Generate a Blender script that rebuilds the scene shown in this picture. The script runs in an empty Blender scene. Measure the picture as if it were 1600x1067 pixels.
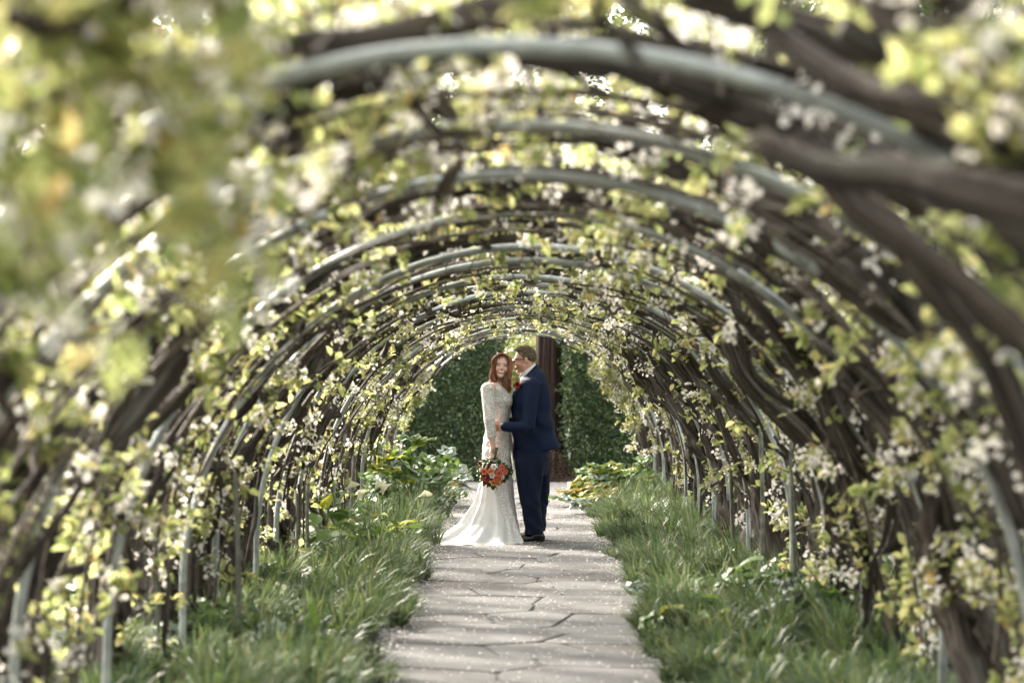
import bpy, math, random
import numpy as np
from mathutils import Vector, noise as mnoise

sc = bpy.context.scene
C = sc.collection
rng = np.random.default_rng(7)
random.seed(7)
R_ = math.radians

# ------------------------------------------------------------------ camera, sky, sun, exposure
CAM_H = 1.42
FPX = 3778.0
cam_d = bpy.data.cameras.new("camera")
cam = bpy.data.objects.new("camera", cam_d)
C.objects.link(cam)
cam.location = (0, 0, CAM_H)
cam_d.lens = 85.0
cam_d.sensor_width = 36.0
cam_d.clip_start = 0.1
cam_d.clip_end = 600
yaw = 18.0 / FPX
pitch = 66.5 / FPX
cam.rotation_euler = (math.pi / 2 + pitch, 0, yaw)
cam_d.dof.use_dof = True
cam_d.dof.focus_distance = 21.8
cam_d.dof.aperture_fstop = 2.2
sc.camera = cam

SUN_EL, SUN_AZ = 33.0, -38.0       # azimuth from +Y towards +X
world = bpy.data.worlds.new("World")
sc.world = world
world.use_nodes = True
wt = world.node_tree
bg = wt.nodes["Background"]
sky = wt.nodes.new("ShaderNodeTexSky")
sky.sky_type = 'NISHITA'
sky.sun_disc = False
sky.sun_elevation = R_(SUN_EL)
sky.sun_rotation = R_(SUN_AZ)
sky.air_density = 1.0
sky.dust_density = 3.0
hs = wt.nodes.new("ShaderNodeHueSaturation")
hs.inputs["Saturation"].default_value = 0.30
wt.links.new(sky.outputs[0], hs.inputs["Color"])
wb = wt.nodes.new("ShaderNodeMix"); wb.data_type = 'RGBA'; wb.blend_type = 'MULTIPLY'
wb.inputs[0].default_value = 1.0
wb.inputs[7].default_value = (1.0, .96, .90, 1)      # warm white balance of the photograph
wt.links.new(hs.outputs[0], wb.inputs[6])
wt.links.new(wb.outputs[2], bg.inputs["Color"])
bg.inputs["Strength"].default_value = 0.15
sun_d = bpy.data.lights.new("sun", 'SUN')
sun_d.energy = 2.1
sun_d.angle = R_(5.0)
sun_d.color = (1.0, 0.92, 0.80)
sun = bpy.data.objects.new("sun", sun_d)
C.objects.link(sun)
sd = Vector((math.sin(R_(SUN_AZ)) * math.cos(R_(SUN_EL)), math.cos(R_(SUN_AZ)) * math.cos(R_(SUN_EL)), math.sin(R_(SUN_EL))))
sun.rotation_euler = (-sd).to_track_quat('-Z', 'Y').to_euler()
sun.location = (-10, 10, 20)
sc.view_settings.view_transform = 'Standard'
sc.view_settings.look = 'None'
sc.view_settings.gamma = 1
sc.view_settings.use_curve_mapping = False
sc.view_settings.exposure = 3.0
sc.cycles.max_bounces = 6
sc.cycles.diffuse_bounces = 4
sc.cycles.glossy_bounces = 2
sc.cycles.transmission_bounces = 4
sc.cycles.sample_clamp_indirect = 6
sc.cycles.use_denoising = True
sc.cycles.use_adaptive_sampling = True
sc.cycles.adaptive_threshold = 0.02

# ------------------------------------------------------------------ materials
def new_mat(name):
    m = bpy.data.materials.new(name)
    m.use_nodes = True
    nt = m.node_tree
    return m, nt, nt.nodes["Principled BSDF"], nt.nodes["Material Output"]

def N(nt, t, **kw):
    n = nt.nodes.new(t)
    for k, v in kw.items():
        setattr(n, k, v)
    return n

def ramp(nt, fac, stops):
    r = N(nt, "ShaderNodeValToRGB")
    el = r.color_ramp.elements
    while len(el) > 1:
        el.remove(el[-1])
    el[0].position, el[0].color = stops[0][0], (*stops[0][1], 1)
    for p, c in stops[1:]:
        e = el.new(p)
        e.color = (*c, 1)
    nt.links.new(fac, r.inputs[0])
    return r.outputs[0]

def coords(nt, kind="Object", scale=(1, 1, 1), attr=None):
    if attr:
        a = N(nt, "ShaderNodeAttribute", attribute_name=attr)
        src = a.outputs["Vector"]
    else:
        src = N(nt, "ShaderNodeTexCoord").outputs[kind]
    mp = N(nt, "ShaderNodeMapping")
    mp.inputs["Scale"].default_value = scale
    nt.links.new(src, mp.inputs[0])
    return mp.outputs[0]

def noise_tex(nt, vec, scale, detail=4, rough=0.55):
    n = N(nt, "ShaderNodeTexNoise")
    n.inputs["Scale"].default_value = scale
    n.inputs["Detail"].default_value = detail
    n.inputs["Roughness"].default_value = rough
    nt.links.new(vec, n.inputs["Vector"])
    return n.outputs["Fac"]

def bump(nt, p, height, strength=0.5, dist=0.01):
    b = N(nt, "ShaderNodeBump")
    b.inputs["Strength"].default_value = strength
    b.inputs["Distance"].default_value = dist
    nt.links.new(height, b.inputs["Height"])
    nt.links.new(b.outputs[0], p.inputs["Normal"])
    return b

def leaf_mat(name, stops, tstops, trans=0.45, rough=0.45, spec=0.4):
    m, nt, p, out = new_mat(name)
    g = N(nt, "ShaderNodeNewGeometry")
    c = ramp(nt, g.outputs["Random Per Island"], stops)
    t = ramp(nt, g.outputs["Random Per Island"], tstops)
    nt.links.new(c, p.inputs["Base Color"])
    p.inputs["Roughness"].default_value = rough
    p.inputs["Specular IOR Level"].default_value = spec
    tr = N(nt, "ShaderNodeBsdfTranslucent")
    nt.links.new(t, tr.inputs[0])
    mx = N(nt, "ShaderNodeMixShader")
    mx.inputs[0].default_value = trans
    nt.links.new(p.outputs[0], mx.inputs[1])
    nt.links.new(tr.outputs[0], mx.inputs[2])
    nt.links.new(mx.outputs[0], out.inputs[0])
    return m

def plain(name, col, rough=0.6, spec=0.4, metal=0.0, var=0.0, vscale=20, bmp=0.0, bscale=60):
    m, nt, p, out = new_mat(name)
    v = coords(nt)
    if var > 0:
        n = noise_tex(nt, v, vscale)
        a = tuple(max(0, c * (1 - var)) for c in col)
        b = tuple(min(1, c * (1 + var)) for c in col)
        nt.links.new(ramp(nt, n, [(0.3, a), (0.7, b)]), p.inputs["Base Color"])
    else:
        p.inputs["Base Color"].default_value = (*col, 1)
    if bmp > 0:
        bump(nt, p, noise_tex(nt, v, bscale), bmp, 0.004)
    p.inputs["Roughness"].default_value = rough
    p.inputs["Specular IOR Level"].default_value = spec
    p.inputs["Metallic"].default_value = metal
    return m

M = {}
M['leaf'] = leaf_mat("pear_leaf", [(0, (.12, .16, .045)), (.35, (.21, .24, .085)), (.75, (.31, .32, .13)), (.97, (.38, .33, .13)), (1, (.38, .23, .09))],
                     [(0, (.32, .38, .13)), (.5, (.52, .55, .23)), (.93, (.63, .59, .27)), (1, (.58, .42, .18))], 0.5)
M['blossom'] = leaf_mat("pear_blossom", [(0, (.80, .76, .70)), (.8, (.86, .84, .80)), (1, (.80, .66, .62))],
                        [(0, (.78, .74, .66)), (1, (.82, .78, .72))], 0.4, 0.6, 0.2)
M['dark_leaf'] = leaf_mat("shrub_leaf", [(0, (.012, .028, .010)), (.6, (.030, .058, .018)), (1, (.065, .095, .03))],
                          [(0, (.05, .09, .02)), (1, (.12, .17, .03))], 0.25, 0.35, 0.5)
M['tree_leaf'] = leaf_mat("tree_leaf", [(0, (.06, .085, .03)), (.6, (.11, .14, .05)), (1, (.19, .21, .08))],
                          [(0, (.12, .17, .03)), (1, (.25, .28, .05))], 0.35)
M['brown_leaf'] = leaf_mat("brown_leaf", [(0, (.05, .030, .022)), (.6, (.10, .062, .045)), (1, (.24, .17, .13))],
                           [(0, (.10, .03, .02)), (1, (.2, .09, .06))], 0.2)
M['hedge_leaf'] = leaf_mat("hedge_leaf", [(0, (.030, .056, .022)), (.6, (.075, .118, .045)), (.88, (.14, .20, .075)), (1, (.28, .31, .17))],
                           [(0, (.05, .09, .02)), (1, (.11, .16, .04))], 0.2, 0.3, 0.6)
def grass_mat(name, a, b, c, straw, t1, t2):
    m = leaf_mat(name, [(0, a), (.5, b), (.86, c), (.95, straw), (1, straw)], [(0, t1), (1, t2)], 0.3, 0.45, 0.4)
    nt = m.node_tree; p = nt.nodes["Principled BSDF"]
    src = p.inputs["Base Color"].links[0].from_socket
    n = noise_tex(nt, coords(nt), 2.6, 4)
    mx = N(nt, "ShaderNodeMix", data_type='RGBA', blend_type='MULTIPLY'); mx.inputs[0].default_value = 1
    nt.links.new(src, mx.inputs[6])
    nt.links.new(ramp(nt, n, [(.3, (.55, .62, .55)), (.5, (1, 1, .95)), (.7, (1.5, 1.45, 1.1))]), mx.inputs[7])
    nt.links.new(mx.outputs[2], p.inputs["Base Color"])
    return m
M['grass'] = grass_mat("grass_blade", (.045, .088, .036), (.088, .145, .066), (.20, .26, .17), (.30, .28, .18), (.10, .17, .05), (.27, .30, .13))
M['grass_dark'] = grass_mat("grass_blade_dark", (.028, .060, .027), (.058, .105, .046), (.13, .19, .10), (.26, .23, .11), (.08, .13, .04), (.2, .24, .08))

def big_leaf(name, a, b, t, k=0.35):
    m, nt, p, out = new_mat(name)
    v = coords(nt, "Object")
    n = noise_tex(nt, v, 14, 3)
    nt.links.new(ramp(nt, n, [(0.35, a), (0.65, b)]), p.inputs["Base Color"])
    bump(nt, p, noise_tex(nt, v, 45, 3), 0.4, 0.004)
    p.inputs["Roughness"].default_value = 0.4
    tr = N(nt, "ShaderNodeBsdfTranslucent")
    tr.inputs[0].default_value = (*t, 1)
    mx = N(nt, "ShaderNodeMixShader")
    mx.inputs[0].default_value = k
    nt.links.new(p.outputs[0], mx.inputs[1])
    nt.links.new(tr.outputs[0], mx.inputs[2])
    nt.links.new(mx.outputs[0], out.inputs[0])
    return m
M['bl_green'] = big_leaf("broad_leaf_green", (.07, .13, .03), (.12, .20, .05), (.22, .34, .05))
M['bl_yellow'] = big_leaf("broad_leaf_yellow", (.22, .27, .04), (.34, .36, .06), (.45, .46, .06))
M['bl_orange'] = big_leaf("broad_leaf_orange", (.22, .24, .05), (.42, .22, .05), (.42, .3, .06))
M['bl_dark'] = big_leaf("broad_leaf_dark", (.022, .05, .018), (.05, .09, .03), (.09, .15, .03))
M['bl_grey'] = big_leaf("broad_leaf_grey", (.20, .26, .20), (.32, .38, .32), (.25, .3, .15), 0.25)
M['stem'] = plain("green_stem", (.10, .16, .05), 0.5, var=.3)
M['lily'] = big_leaf("lily_white", (.70, .70, .55), (.80, .78, .66), (.6, .6, .35), 0.35)
M['spadix'] = plain("spadix_yellow", (.65, .45, .06), 0.6)

def bark_mat(name, a, b, c, lich=(.22, .22, .19)):
    m, nt, p, out = new_mat(name)
    v = coords(nt, attr="bk", scale=(1, 1, .22))
    n1 = noise_tex(nt, v, 7.0, 9, .72)
    v2 = coords(nt, attr="bk", scale=(1, 1, 1))
    n2 = noise_tex(nt, v2, 2.0, 3)
    col = ramp(nt, n1, [(.36, a), (.5, b), (.68, c)])
    mx = N(nt, "ShaderNodeMix", data_type='RGBA')
    f = ramp(nt, n2, [(.55, (0, 0, 0)), (.72, (.7, .7, .7))])
    nt.links.new(f, mx.inputs[0])
    nt.links.new(col, mx.inputs[6])
    mx.inputs[7].default_value = (*lich, 1)
    nt.links.new(mx.outputs[2], p.inputs["Base Color"])
    p.inputs["Roughness"].default_value = 0.85
    p.inputs["Specular IOR Level"].default_value = 0.25
    bump(nt, p, n1, 1.0, 0.035)
    return m
M['bark'] = bark_mat("pear_bark", (.012, .010, .008), (.062, .048, .039), (.22, .185, .155))
M['twig'] = plain("twig_bark", (.085, .070, .056), 0.8, 0.2, var=.5, vscale=30)
M['redbark'] = bark_mat("red_bark", (.014, .009, .007), (.045, .026, .020), (.10, .062, .05), (.06, .04, .032))

def metal_mat():
    m, nt, p, out = new_mat("painted_grey_steel")
    v = coords(nt)
    n = noise_tex(nt, v, 9, 6, .7)
    nt.links.new(ramp(nt, n, [(.3, (.16, .175, .165)), (.5, (.30, .325, .31)), (.62, (.38, .40, .38)), (.75, (.22, .24, .20))]), p.inputs["Base Color"])
    nt.links.new(ramp(nt, noise_tex(nt, v, 30, 4), [(.3, (.30, .30, .30)), (.7, (.55, .55, .55))]), p.inputs["Roughness"])
    p.inputs["Metallic"].default_value = 0.25
    bump(nt, p, noise_tex(nt, v, 60, 4), .25, .003)
    return m
M['hoop'] = metal_mat()

def stone_mat():
    m, nt, p, out = new_mat("flagstone")
    v = coords(nt)
    oi = N(nt, "ShaderNodeObjectInfo")
    ad = N(nt, "ShaderNodeVectorMath", operation='ADD')
    nt.links.new(v, ad.inputs[0])
    nt.links.new(oi.outputs["Random"], ad.inputs[1])
    n = noise_tex(nt, ad.outputs[0], 5.0, 10, .72)
    base = ramp(nt, oi.outputs["Random"], [(0, (.086, .086, .090)), (.35, (.122, .121, .123)), (.6, (.108, .101, .098)), (.8, (.138, .136, .137)), (1, (.108, .110, .117))])
    mx = N(nt, "ShaderNodeMix", data_type='RGBA', blend_type='MULTIPLY')
    mx.inputs[0].default_value = 1
    nt.links.new(base, mx.inputs[6])
    nt.links.new(ramp(nt, n, [(.25, (.62, .60, .58)), (.5, (.98, .96, .93)), (.8, (1.2, 1.19, 1.18))]), mx.inputs[7])
    nt.links.new(mx.outputs[2], p.inputs["Base Color"])
    p.inputs["Roughness"].default_value = .8
    n2 = noise_tex(nt, v, 22, 8, .7)
    bump(nt, p, n2, .35, .006)
    return m
M['stone'] = stone_mat()
M['mortar'] = plain("path_joint_sand", (.12, .115, .11), .95, .2, var=.4, vscale=18, bmp=.8, bscale=70)
M['gravel'] = plain("pale_gravel", (.40, .37, .35), .95, .2, var=.3, vscale=40, bmp=1.0, bscale=90)

def soil():
    m, nt, p, out = new_mat("garden_soil")
    v = coords(nt)
    n = noise_tex(nt, v, .35, 6)
    n2 = noise_tex(nt, v, 22, 6)
    c1 = ramp(nt, n2, [(.3, (.022, .017, .011)), (.7, (.075, .06, .042))])
    c2 = ramp(nt, n2, [(.3, (.025, .045, .012)), (.7, (.07, .10, .03))])
    mx = N(nt, "ShaderNodeMix", data_type='RGBA')
    nt.links.new(ramp(nt, n, [(.45, (0, 0, 0)), (.55, (1, 1, 1))]), mx.inputs[0])
    nt.links.new(c1, mx.inputs[6])
    nt.links.new(c2, mx.inputs[7])
    nt.links.new(mx.outputs[2], p.inputs["Base Color"])
    p.inputs["Roughness"].default_value = .95
    bump(nt, p, n2, 1.0, .03)
    return m
M['soil'] = soil()

# ------------------------------------------------------------------ mesh tools
class MB:
    def __init__(s):
        s.V, s.F, s.MI, s.A, s.n = [], [], [], [], 0
    def add(s, V, F, mi=0, attr=None):
        V = np.asarray(V, np.float32).reshape(-1, 3)
        F = np.asarray(F, np.int32)
        s.V.append(V)
        s.F.append(F + s.n)
        s.MI.append(np.full(len(F), mi, np.int32) if np.isscalar(mi) else np.asarray(mi, np.int32))
        s.A.append(np.zeros_like(V) if attr is None else np.asarray(attr, np.float32).reshape(-1, 3))
        s.n += len(V)
    def mesh(s, name, mats, smooth=True, attr=False):
        me = bpy.data.meshes.new(name)
        V = np.concatenate(s.V)
        lt = np.concatenate([np.full(len(f), f.shape[1], np.int32) for f in s.F])
        li = np.concatenate([f.ravel() for f in s.F])
        ls = np.concatenate([[0], np.cumsum(lt)[:-1]]).astype(np.int32)
        me.vertices.add(len(V))
        me.vertices.foreach_set("co", V.ravel())
        me.loops.add(len(li))
        me.loops.foreach_set("vertex_index", li)
        me.polygons.add(len(lt))
        me.polygons.foreach_set("loop_start", ls)
        me.polygons.foreach_set("loop_total", lt)
        me.polygons.foreach_set("material_index", np.concatenate(s.MI))
        me.polygons.foreach_set("use_smooth", np.full(len(lt), smooth, bool))
        if attr:
            a = me.attributes.new("bk", 'FLOAT_VECTOR', 'POINT')
            a.data.foreach_set("vector", np.concatenate(s.A).ravel())
        for m in (mats if isinstance(mats, (list, tuple)) else [mats]):
            me.materials.append(m)
        me.update(calc_edges=True)
        return me
    def build(s, name, mats, parent=None, smooth=True, attr=False):
        o = bpy.data.objects.new(name, s.mesh(name, mats, smooth, attr))
        C.objects.link(o)
        if parent:
            o.parent = parent
            o.matrix_parent_inverse = parent.matrix_basis.inverted()
        return o

def tag(o, label=None, cat=None, group=None, kind=None):
    if label: o['label'] = label
    if cat: o['category'] = cat
    if group: o['group'] = group
    if kind: o['kind'] = kind
    return o

def empty(name, loc, label, cat, group=None):
    o = bpy.data.objects.new(name, None)
    C.objects.link(o)
    o.location = loc
    o.empty_display_size = .1
    return tag(o, label, cat, group)

def nrm(a):
    return a / np.maximum(np.linalg.norm(a, axis=-1, keepdims=True), 1e-9)

def tubes(P, Rr, sides=6, ref=None, bumpy=0.0, seed=0):
    """P (n,m,3) centre lines, Rr (n,m) radii -> V, F(quads), attr"""
    P = np.asarray(P, float); Rr = np.asarray(Rr, float)
    n, m, _ = P.shape
    T = nrm(np.gradient(P, axis=1))
    if ref is None:
        mt = nrm(P[:, -1] - P[:, 0])
        ref = np.zeros((n, 3)); ref[np.arange(n), np.argmin(np.abs(mt), axis=1)] = 1
    ref = np.broadcast_to(np.asarray(ref, float), (n, 3))[:, None, :]
    U = nrm(np.cross(T, ref)); W = np.cross(T, U)
    a = np.linspace(0, 2 * np.pi, sides, endpoint=False)
    ca, sa = np.cos(a), np.sin(a)
    seg = np.linalg.norm(np.diff(P, axis=1), axis=2)
    L = np.concatenate([np.zeros((n, 1)), np.cumsum(seg, 1)], 1)
    rr = Rr[:, :, None] * np.ones(sides)
    if bumpy > 0:
        rg = np.random.default_rng(seed + 11)
        for q in range(5):
            k = rg.integers(1, 6); f = rg.uniform(2, 9); ph = rg.uniform(0, 7, (n, 1, 1)); tw = rg.uniform(-2, 2)
            rr = rr * (1 + bumpy * .5 * np.sin(k * a[None, None, :] + tw * L[:, :, None] + ph) * (.6 + .4 * np.sin(f * L[:, :, None] + ph * 3)))
        rr = rr * (1 + bumpy * .25 * rg.standard_normal(rr.shape))
    V = P[:, :, None, :] + rr[..., None] * (ca[None, None, :, None] * U[:, :, None, :] + sa[None, None, :, None] * W[:, :, None, :])
    idx = np.arange(n * m * sides).reshape(n, m, sides)
    i0 = idx[:, :-1, :]; i1 = idx[:, 1:, :]
    F = np.stack([i0, np.roll(i0, -1, 2), np.roll(i1, -1, 2), i1], -1).reshape(-1, 4)
    At = np.empty((n, m, sides, 3))
    k = Rr.mean() * 10
    At[..., 0] = ca * k; At[..., 1] = sa * k
    At[..., 2] = L[:, :, None]
    At += np.arange(n)[:, None, None, None] * 3.7
    return V.reshape(-1, 3), F, At.reshape(-1, 3)

def capped_tube(mb, P, Rr, sides=10, ref=None, mi=0, bumpy=0., seed=0):
    P = np.asarray(P, float); Rr = np.asarray(Rr, float)
    d0 = nrm(P[0] - P[1]); d1 = nrm(P[-1] - P[-2])
    P2 = np.concatenate([[P[0] + d0 * 1e-4], P, [P[-1] + d1 * 1e-4]])
    R2 = np.concatenate([[Rr[0] * .02], Rr, [Rr[-1] * .02]])
    V, F, A = tubes(P2[None], R2[None], sides, ref, bumpy, seed)
    mb.add(V, F, mi, A)

LEAF_T = np.array([(0, 0, 0), (-.30, .32, .07), (-.24, .72, .05), (0, 1.0, -.10), (.24, .72, .05), (.30, .32, .07)])
LEAF_F = np.array([(0, 3, 2, 1), (0, 5, 4, 3)])
def place(T, F, pos, D, Nn, S, W=None):
    """template T in (side, along, normal) placed n times"""
    D = nrm(D); side = nrm(np.cross(D, Nn)); Nn = np.cross(side, D)
    S = np.broadcast_to(np.asarray(S, float).reshape(-1, 1, 1), (len(pos), 1, 1))
    W = 1.0 if W is None else np.asarray(W).reshape(-1, 1, 1)
    V = pos[:, None, :] + S * (W * T[None, :, 0:1] * side[:, None, :] + T[None, :, 1:2] * D[:, None, :] + T[None, :, 2:3] * Nn[:, None, :])
    k = len(T)
    FF = (F[None] + (np.arange(len(pos)) * k)[:, None, None]).reshape(-1, F.shape[1])
    return V.reshape(-1, 3), FF
def rdir(n, g=None):
    return nrm((g or rng).standard_normal((n, 3)))
PETAL_T = np.array([(0, .06, 0), (-.36, .55, .12), (0, 1.0, .16), (.36, .55, .12)])
PETAL_F = np.array([(0, 3, 2, 1)])
def flowers(mb, pos, axis, size, mi=0):
    """five-petalled blossoms"""
    n = len(pos)
    axis = nrm(axis)
    ref = nrm(np.cross(axis, rdir(n)))
    b2 = np.cross(axis, ref)
    for q in range(5):
        a = q * 2 * np.pi / 5
        D = nrm(ref * math.cos(a) + b2 * math.sin(a) + axis * .35)
        V, F = place(PETAL_T, PETAL_F, pos, D, axis, size * .5)
        mb.add(V, F, mi)

# ------------------------------------------------------------------ tunnel geometry
RAD, LEG = 1.72, 0.40
def shell(side, a, off, y):
    a = np.asarray(a, float); off = np.asarray(off, float)
    th = np.maximum(0, (a - LEG) / RAD)
    x = (RAD + off) * np.cos(th)
    z = np.where(a < LEG, a, LEG + (RAD + off) * np.sin(th))
    return np.stack([side * x, np.broadcast_to(y, x.shape), z], -1)
def shell_normal(side, a):
    th = np.maximum(0, (np.asarray(a, float) - LEG) / RAD)
    return np.stack([side * np.cos(th), np.zeros_like(th), np.sin(th)], -1)

ORD = ["first", "second", "third", "fourth", "fifth", "sixth", "seventh", "eighth", "ninth", "tenth", "eleventh", "twelfth", "thirteenth",
       "fourteenth", "fifteenth", "sixteenth", "seventeenth", "eighteenth", "nineteenth", "twentieth", "twenty-first", "twenty-second"]

# ------------------------------------------------------------------ ground and paths
def sheet(name, x0, x1, y0, y1, z, mat, nx=2, ny=2, wob=0.0):
    xs = np.linspace(x0, x1, nx); ys = np.linspace(y0, y1, ny)
    X, Y = np.meshgrid(xs, ys, indexing='ij')
    Z = np.full_like(X, z)
    if wob:
        Z = z + wob * np.sin(X * 1.7) * np.cos(Y * 1.3)
    V = np.stack([X, Y, Z], -1).reshape(-1, 3)
    idx = np.arange(nx * ny).reshape(nx, ny)
    F = np.stack([idx[:-1, :-1], idx[1:, :-1], idx[1:, 1:], idx[:-1, 1:]], -1).reshape(-1, 4)
    mb = MB(); mb.add(V, F)
    return mb.build(name, mat)
g = sheet("ground", -150, 150, -60, 300, -0.012, M['soil'], 2, 2); tag(g, kind="structure")
base = sheet("path", -.98, .84, -3, 32.9, -0.004, M['mortar'], 2, 2); tag(base, kind="structure")
gv = sheet("gravel_path", -7, 7, 32.7, 35.15, 0.004, M['gravel'], 2, 2); tag(gv, kind="structure")

# crazy paving: clipped Voronoi cells
def clip(poly, p, n):
    out = []
    for i in range(len(poly)):
        a, b = poly[i], poly[(i + 1) % len(poly)]
        da, db = (a - p) @ n, (b - p) @ n
        if da <= 0: out.append(a)
        if da * db < 0:
            out.append(a + (b - a) * (da / (da - db)))
    return out
sg = np.random.default_rng(21)
seeds = []
yy = 1.5; row = 0
while yy < 33.4:
    k = 3 if row % 3 == 1 else 2
    for j in range(k):
        seeds.append((-.84 + 1.68 * (j + .5 + sg.uniform(-.28, .28)) / k, yy + sg.uniform(-.17, .17)))
    yy += .60; row += 1
seeds = np.array(seeds)
for i, s_ in enumerate(seeds):
    if s_[1] < 2.0 or s_[1] > 32.8: continue
    poly = [np.array(q) for q in ((-.83, s_[1] - 1.2), (.83, s_[1] - 1.2), (.83, s_[1] + 1.2), (-.83, s_[1] + 1.2))]
    poly = [np.array((q[0] + .03 * math.sin(7 * s_[1] + q[0]), min(q[1], 32.85))) for q in poly]
    d = np.linalg.norm(seeds - s_, axis=1)
    for j in np.argsort(d)[1:14]:
        v = seeds[j] - s_
        n = v / np.linalg.norm(v)
        poly = clip(poly, s_ + v / 2 - n * .006, n)
        if len(poly) < 3: break
    if len(poly) < 3: continue
    # uneven, rounded outline
    pts = []
    m = len(poly)
    for q in range(m):
        a, b = poly[q], poly[(q + 1) % m]
        L = np.linalg.norm(b - a)
        if L < 1e-4: continue
        kk = max(1, int(L / .16))
        for t in range(kk):
            f0 = (t + .18) / kk if t == 0 else t / kk
            pt = a + (b - a) * f0
            inn = s_ - pt; inn /= max(np.linalg.norm(inn), 1e-6)
            pts.append(pt + inn * abs(sg.normal(0, .005)))
        pt = a + (b - a) * (1 - .18 / kk); pts.append(pt)
    pts = np.array(pts)
    cen = pts.mean(0)
    h = .007 + sg.uniform(-.002, .003)
    tx, ty = sg.normal(0, .002, 2)
    ring = lambda s, z: np.concatenate([cen + (pts - cen) * s, np.full((len(pts), 1), z)], 1)
    V = np.concatenate([ring(1, -.03), ring(1, h - .003), ring(.978, h), [[*cen, h + .001]]])
    V[:, 2] += (V[:, 0] - cen[0]) * tx + (V[:, 1] - cen[1]) * ty
    k = len(pts); ii = np.arange(k); jj = (ii + 1) % k
    mb = MB()
    mb.add(V, np.concatenate([np.stack([ii + k * r, jj + k * r, jj + k * (r + 1), ii + k * (r + 1)], -1) for r in range(2)]))
    mb.F.append(np.stack([ii + 2 * k, jj + 2 * k, np.full(k, 3 * k)], -1).astype(np.int32)); mb.MI.append(np.zeros(k, np.int32))
    o = mb.build("flagstone", M['stone'], base, smooth=False)

# ------------------------------------------------------------------ hoops
HOOPS = [4.99, 6.6, 8.14, 9.97, 12.3, 13.5, 15.5, 16.9, 18.4, 20.3, 22.0, 23.6, 25.6, 27.6, 29.6, 31.6, 33.9]
for i, y in enumerate(HOOPS):
    g_ = np.random.default_rng(100 + i)
    a = np.linspace(-.05, 2 * LEG + RAD * math.pi + .05, 110)
    side = np.where(True, 1, 1)
    th = np.clip((a - LEG) / RAD, 0, math.pi)
    x = RAD * np.cos(th)
    z = LEG + RAD * np.sin(th)
    z = np.where(a < LEG, a, z)
    aR = a - (LEG + RAD * math.pi)
    z = np.where(aR > 0, LEG - aR, z)
    lean = g_.normal(0, .02)
    yy = y + lean * z + .015 * np.sin(a * 1.3 + i) + .008 * np.sin(a * 3.1 + i)
    x = x * (1 + .006 * np.sin(a * 2.1 + i * 2))
    P = np.stack([x, yy, z + .012 * np.sin(a * 1.7 + i)], -1)
    P[:, :] -= (0, y, 0)
    mb = MB()
    capped_tube(mb, P, np.full(len(a), .0185), 12, ref=(0, 1, 0))
    # sleeve joints where two lengths of tube are pushed together
    for aj in (38, 72):
        q = P[aj - 1:aj + 2]
        capped_tube(mb, q, np.full(3, .0225), 12, ref=(0, 1, 0))
    where = {0: "closest overhead", 4: "crisp and pale", len(HOOPS) - 1: "before the hedge"}.get(i, "")
    lab = f"grey metal hoop arching over the path, {ORD[i]} from the near end" + (", " + where if where else "")
    o = mb.build("arch_hoop", M['hoop'])
    o.location = (0, y, 0)
    tag(o, lab, "arch", "metal hoops of the tunnel")

# ------------------------------------------------------------------ trained pear trees
NTREE = 16
def smooth_walk(n, step, g_, decay=.85):
    v = 0; out = [0]
    for _ in range(n - 1):
        v = v * decay + g_.normal(0, step)
        out.append(out[-1] + v)
    return np.array(out)

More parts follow.
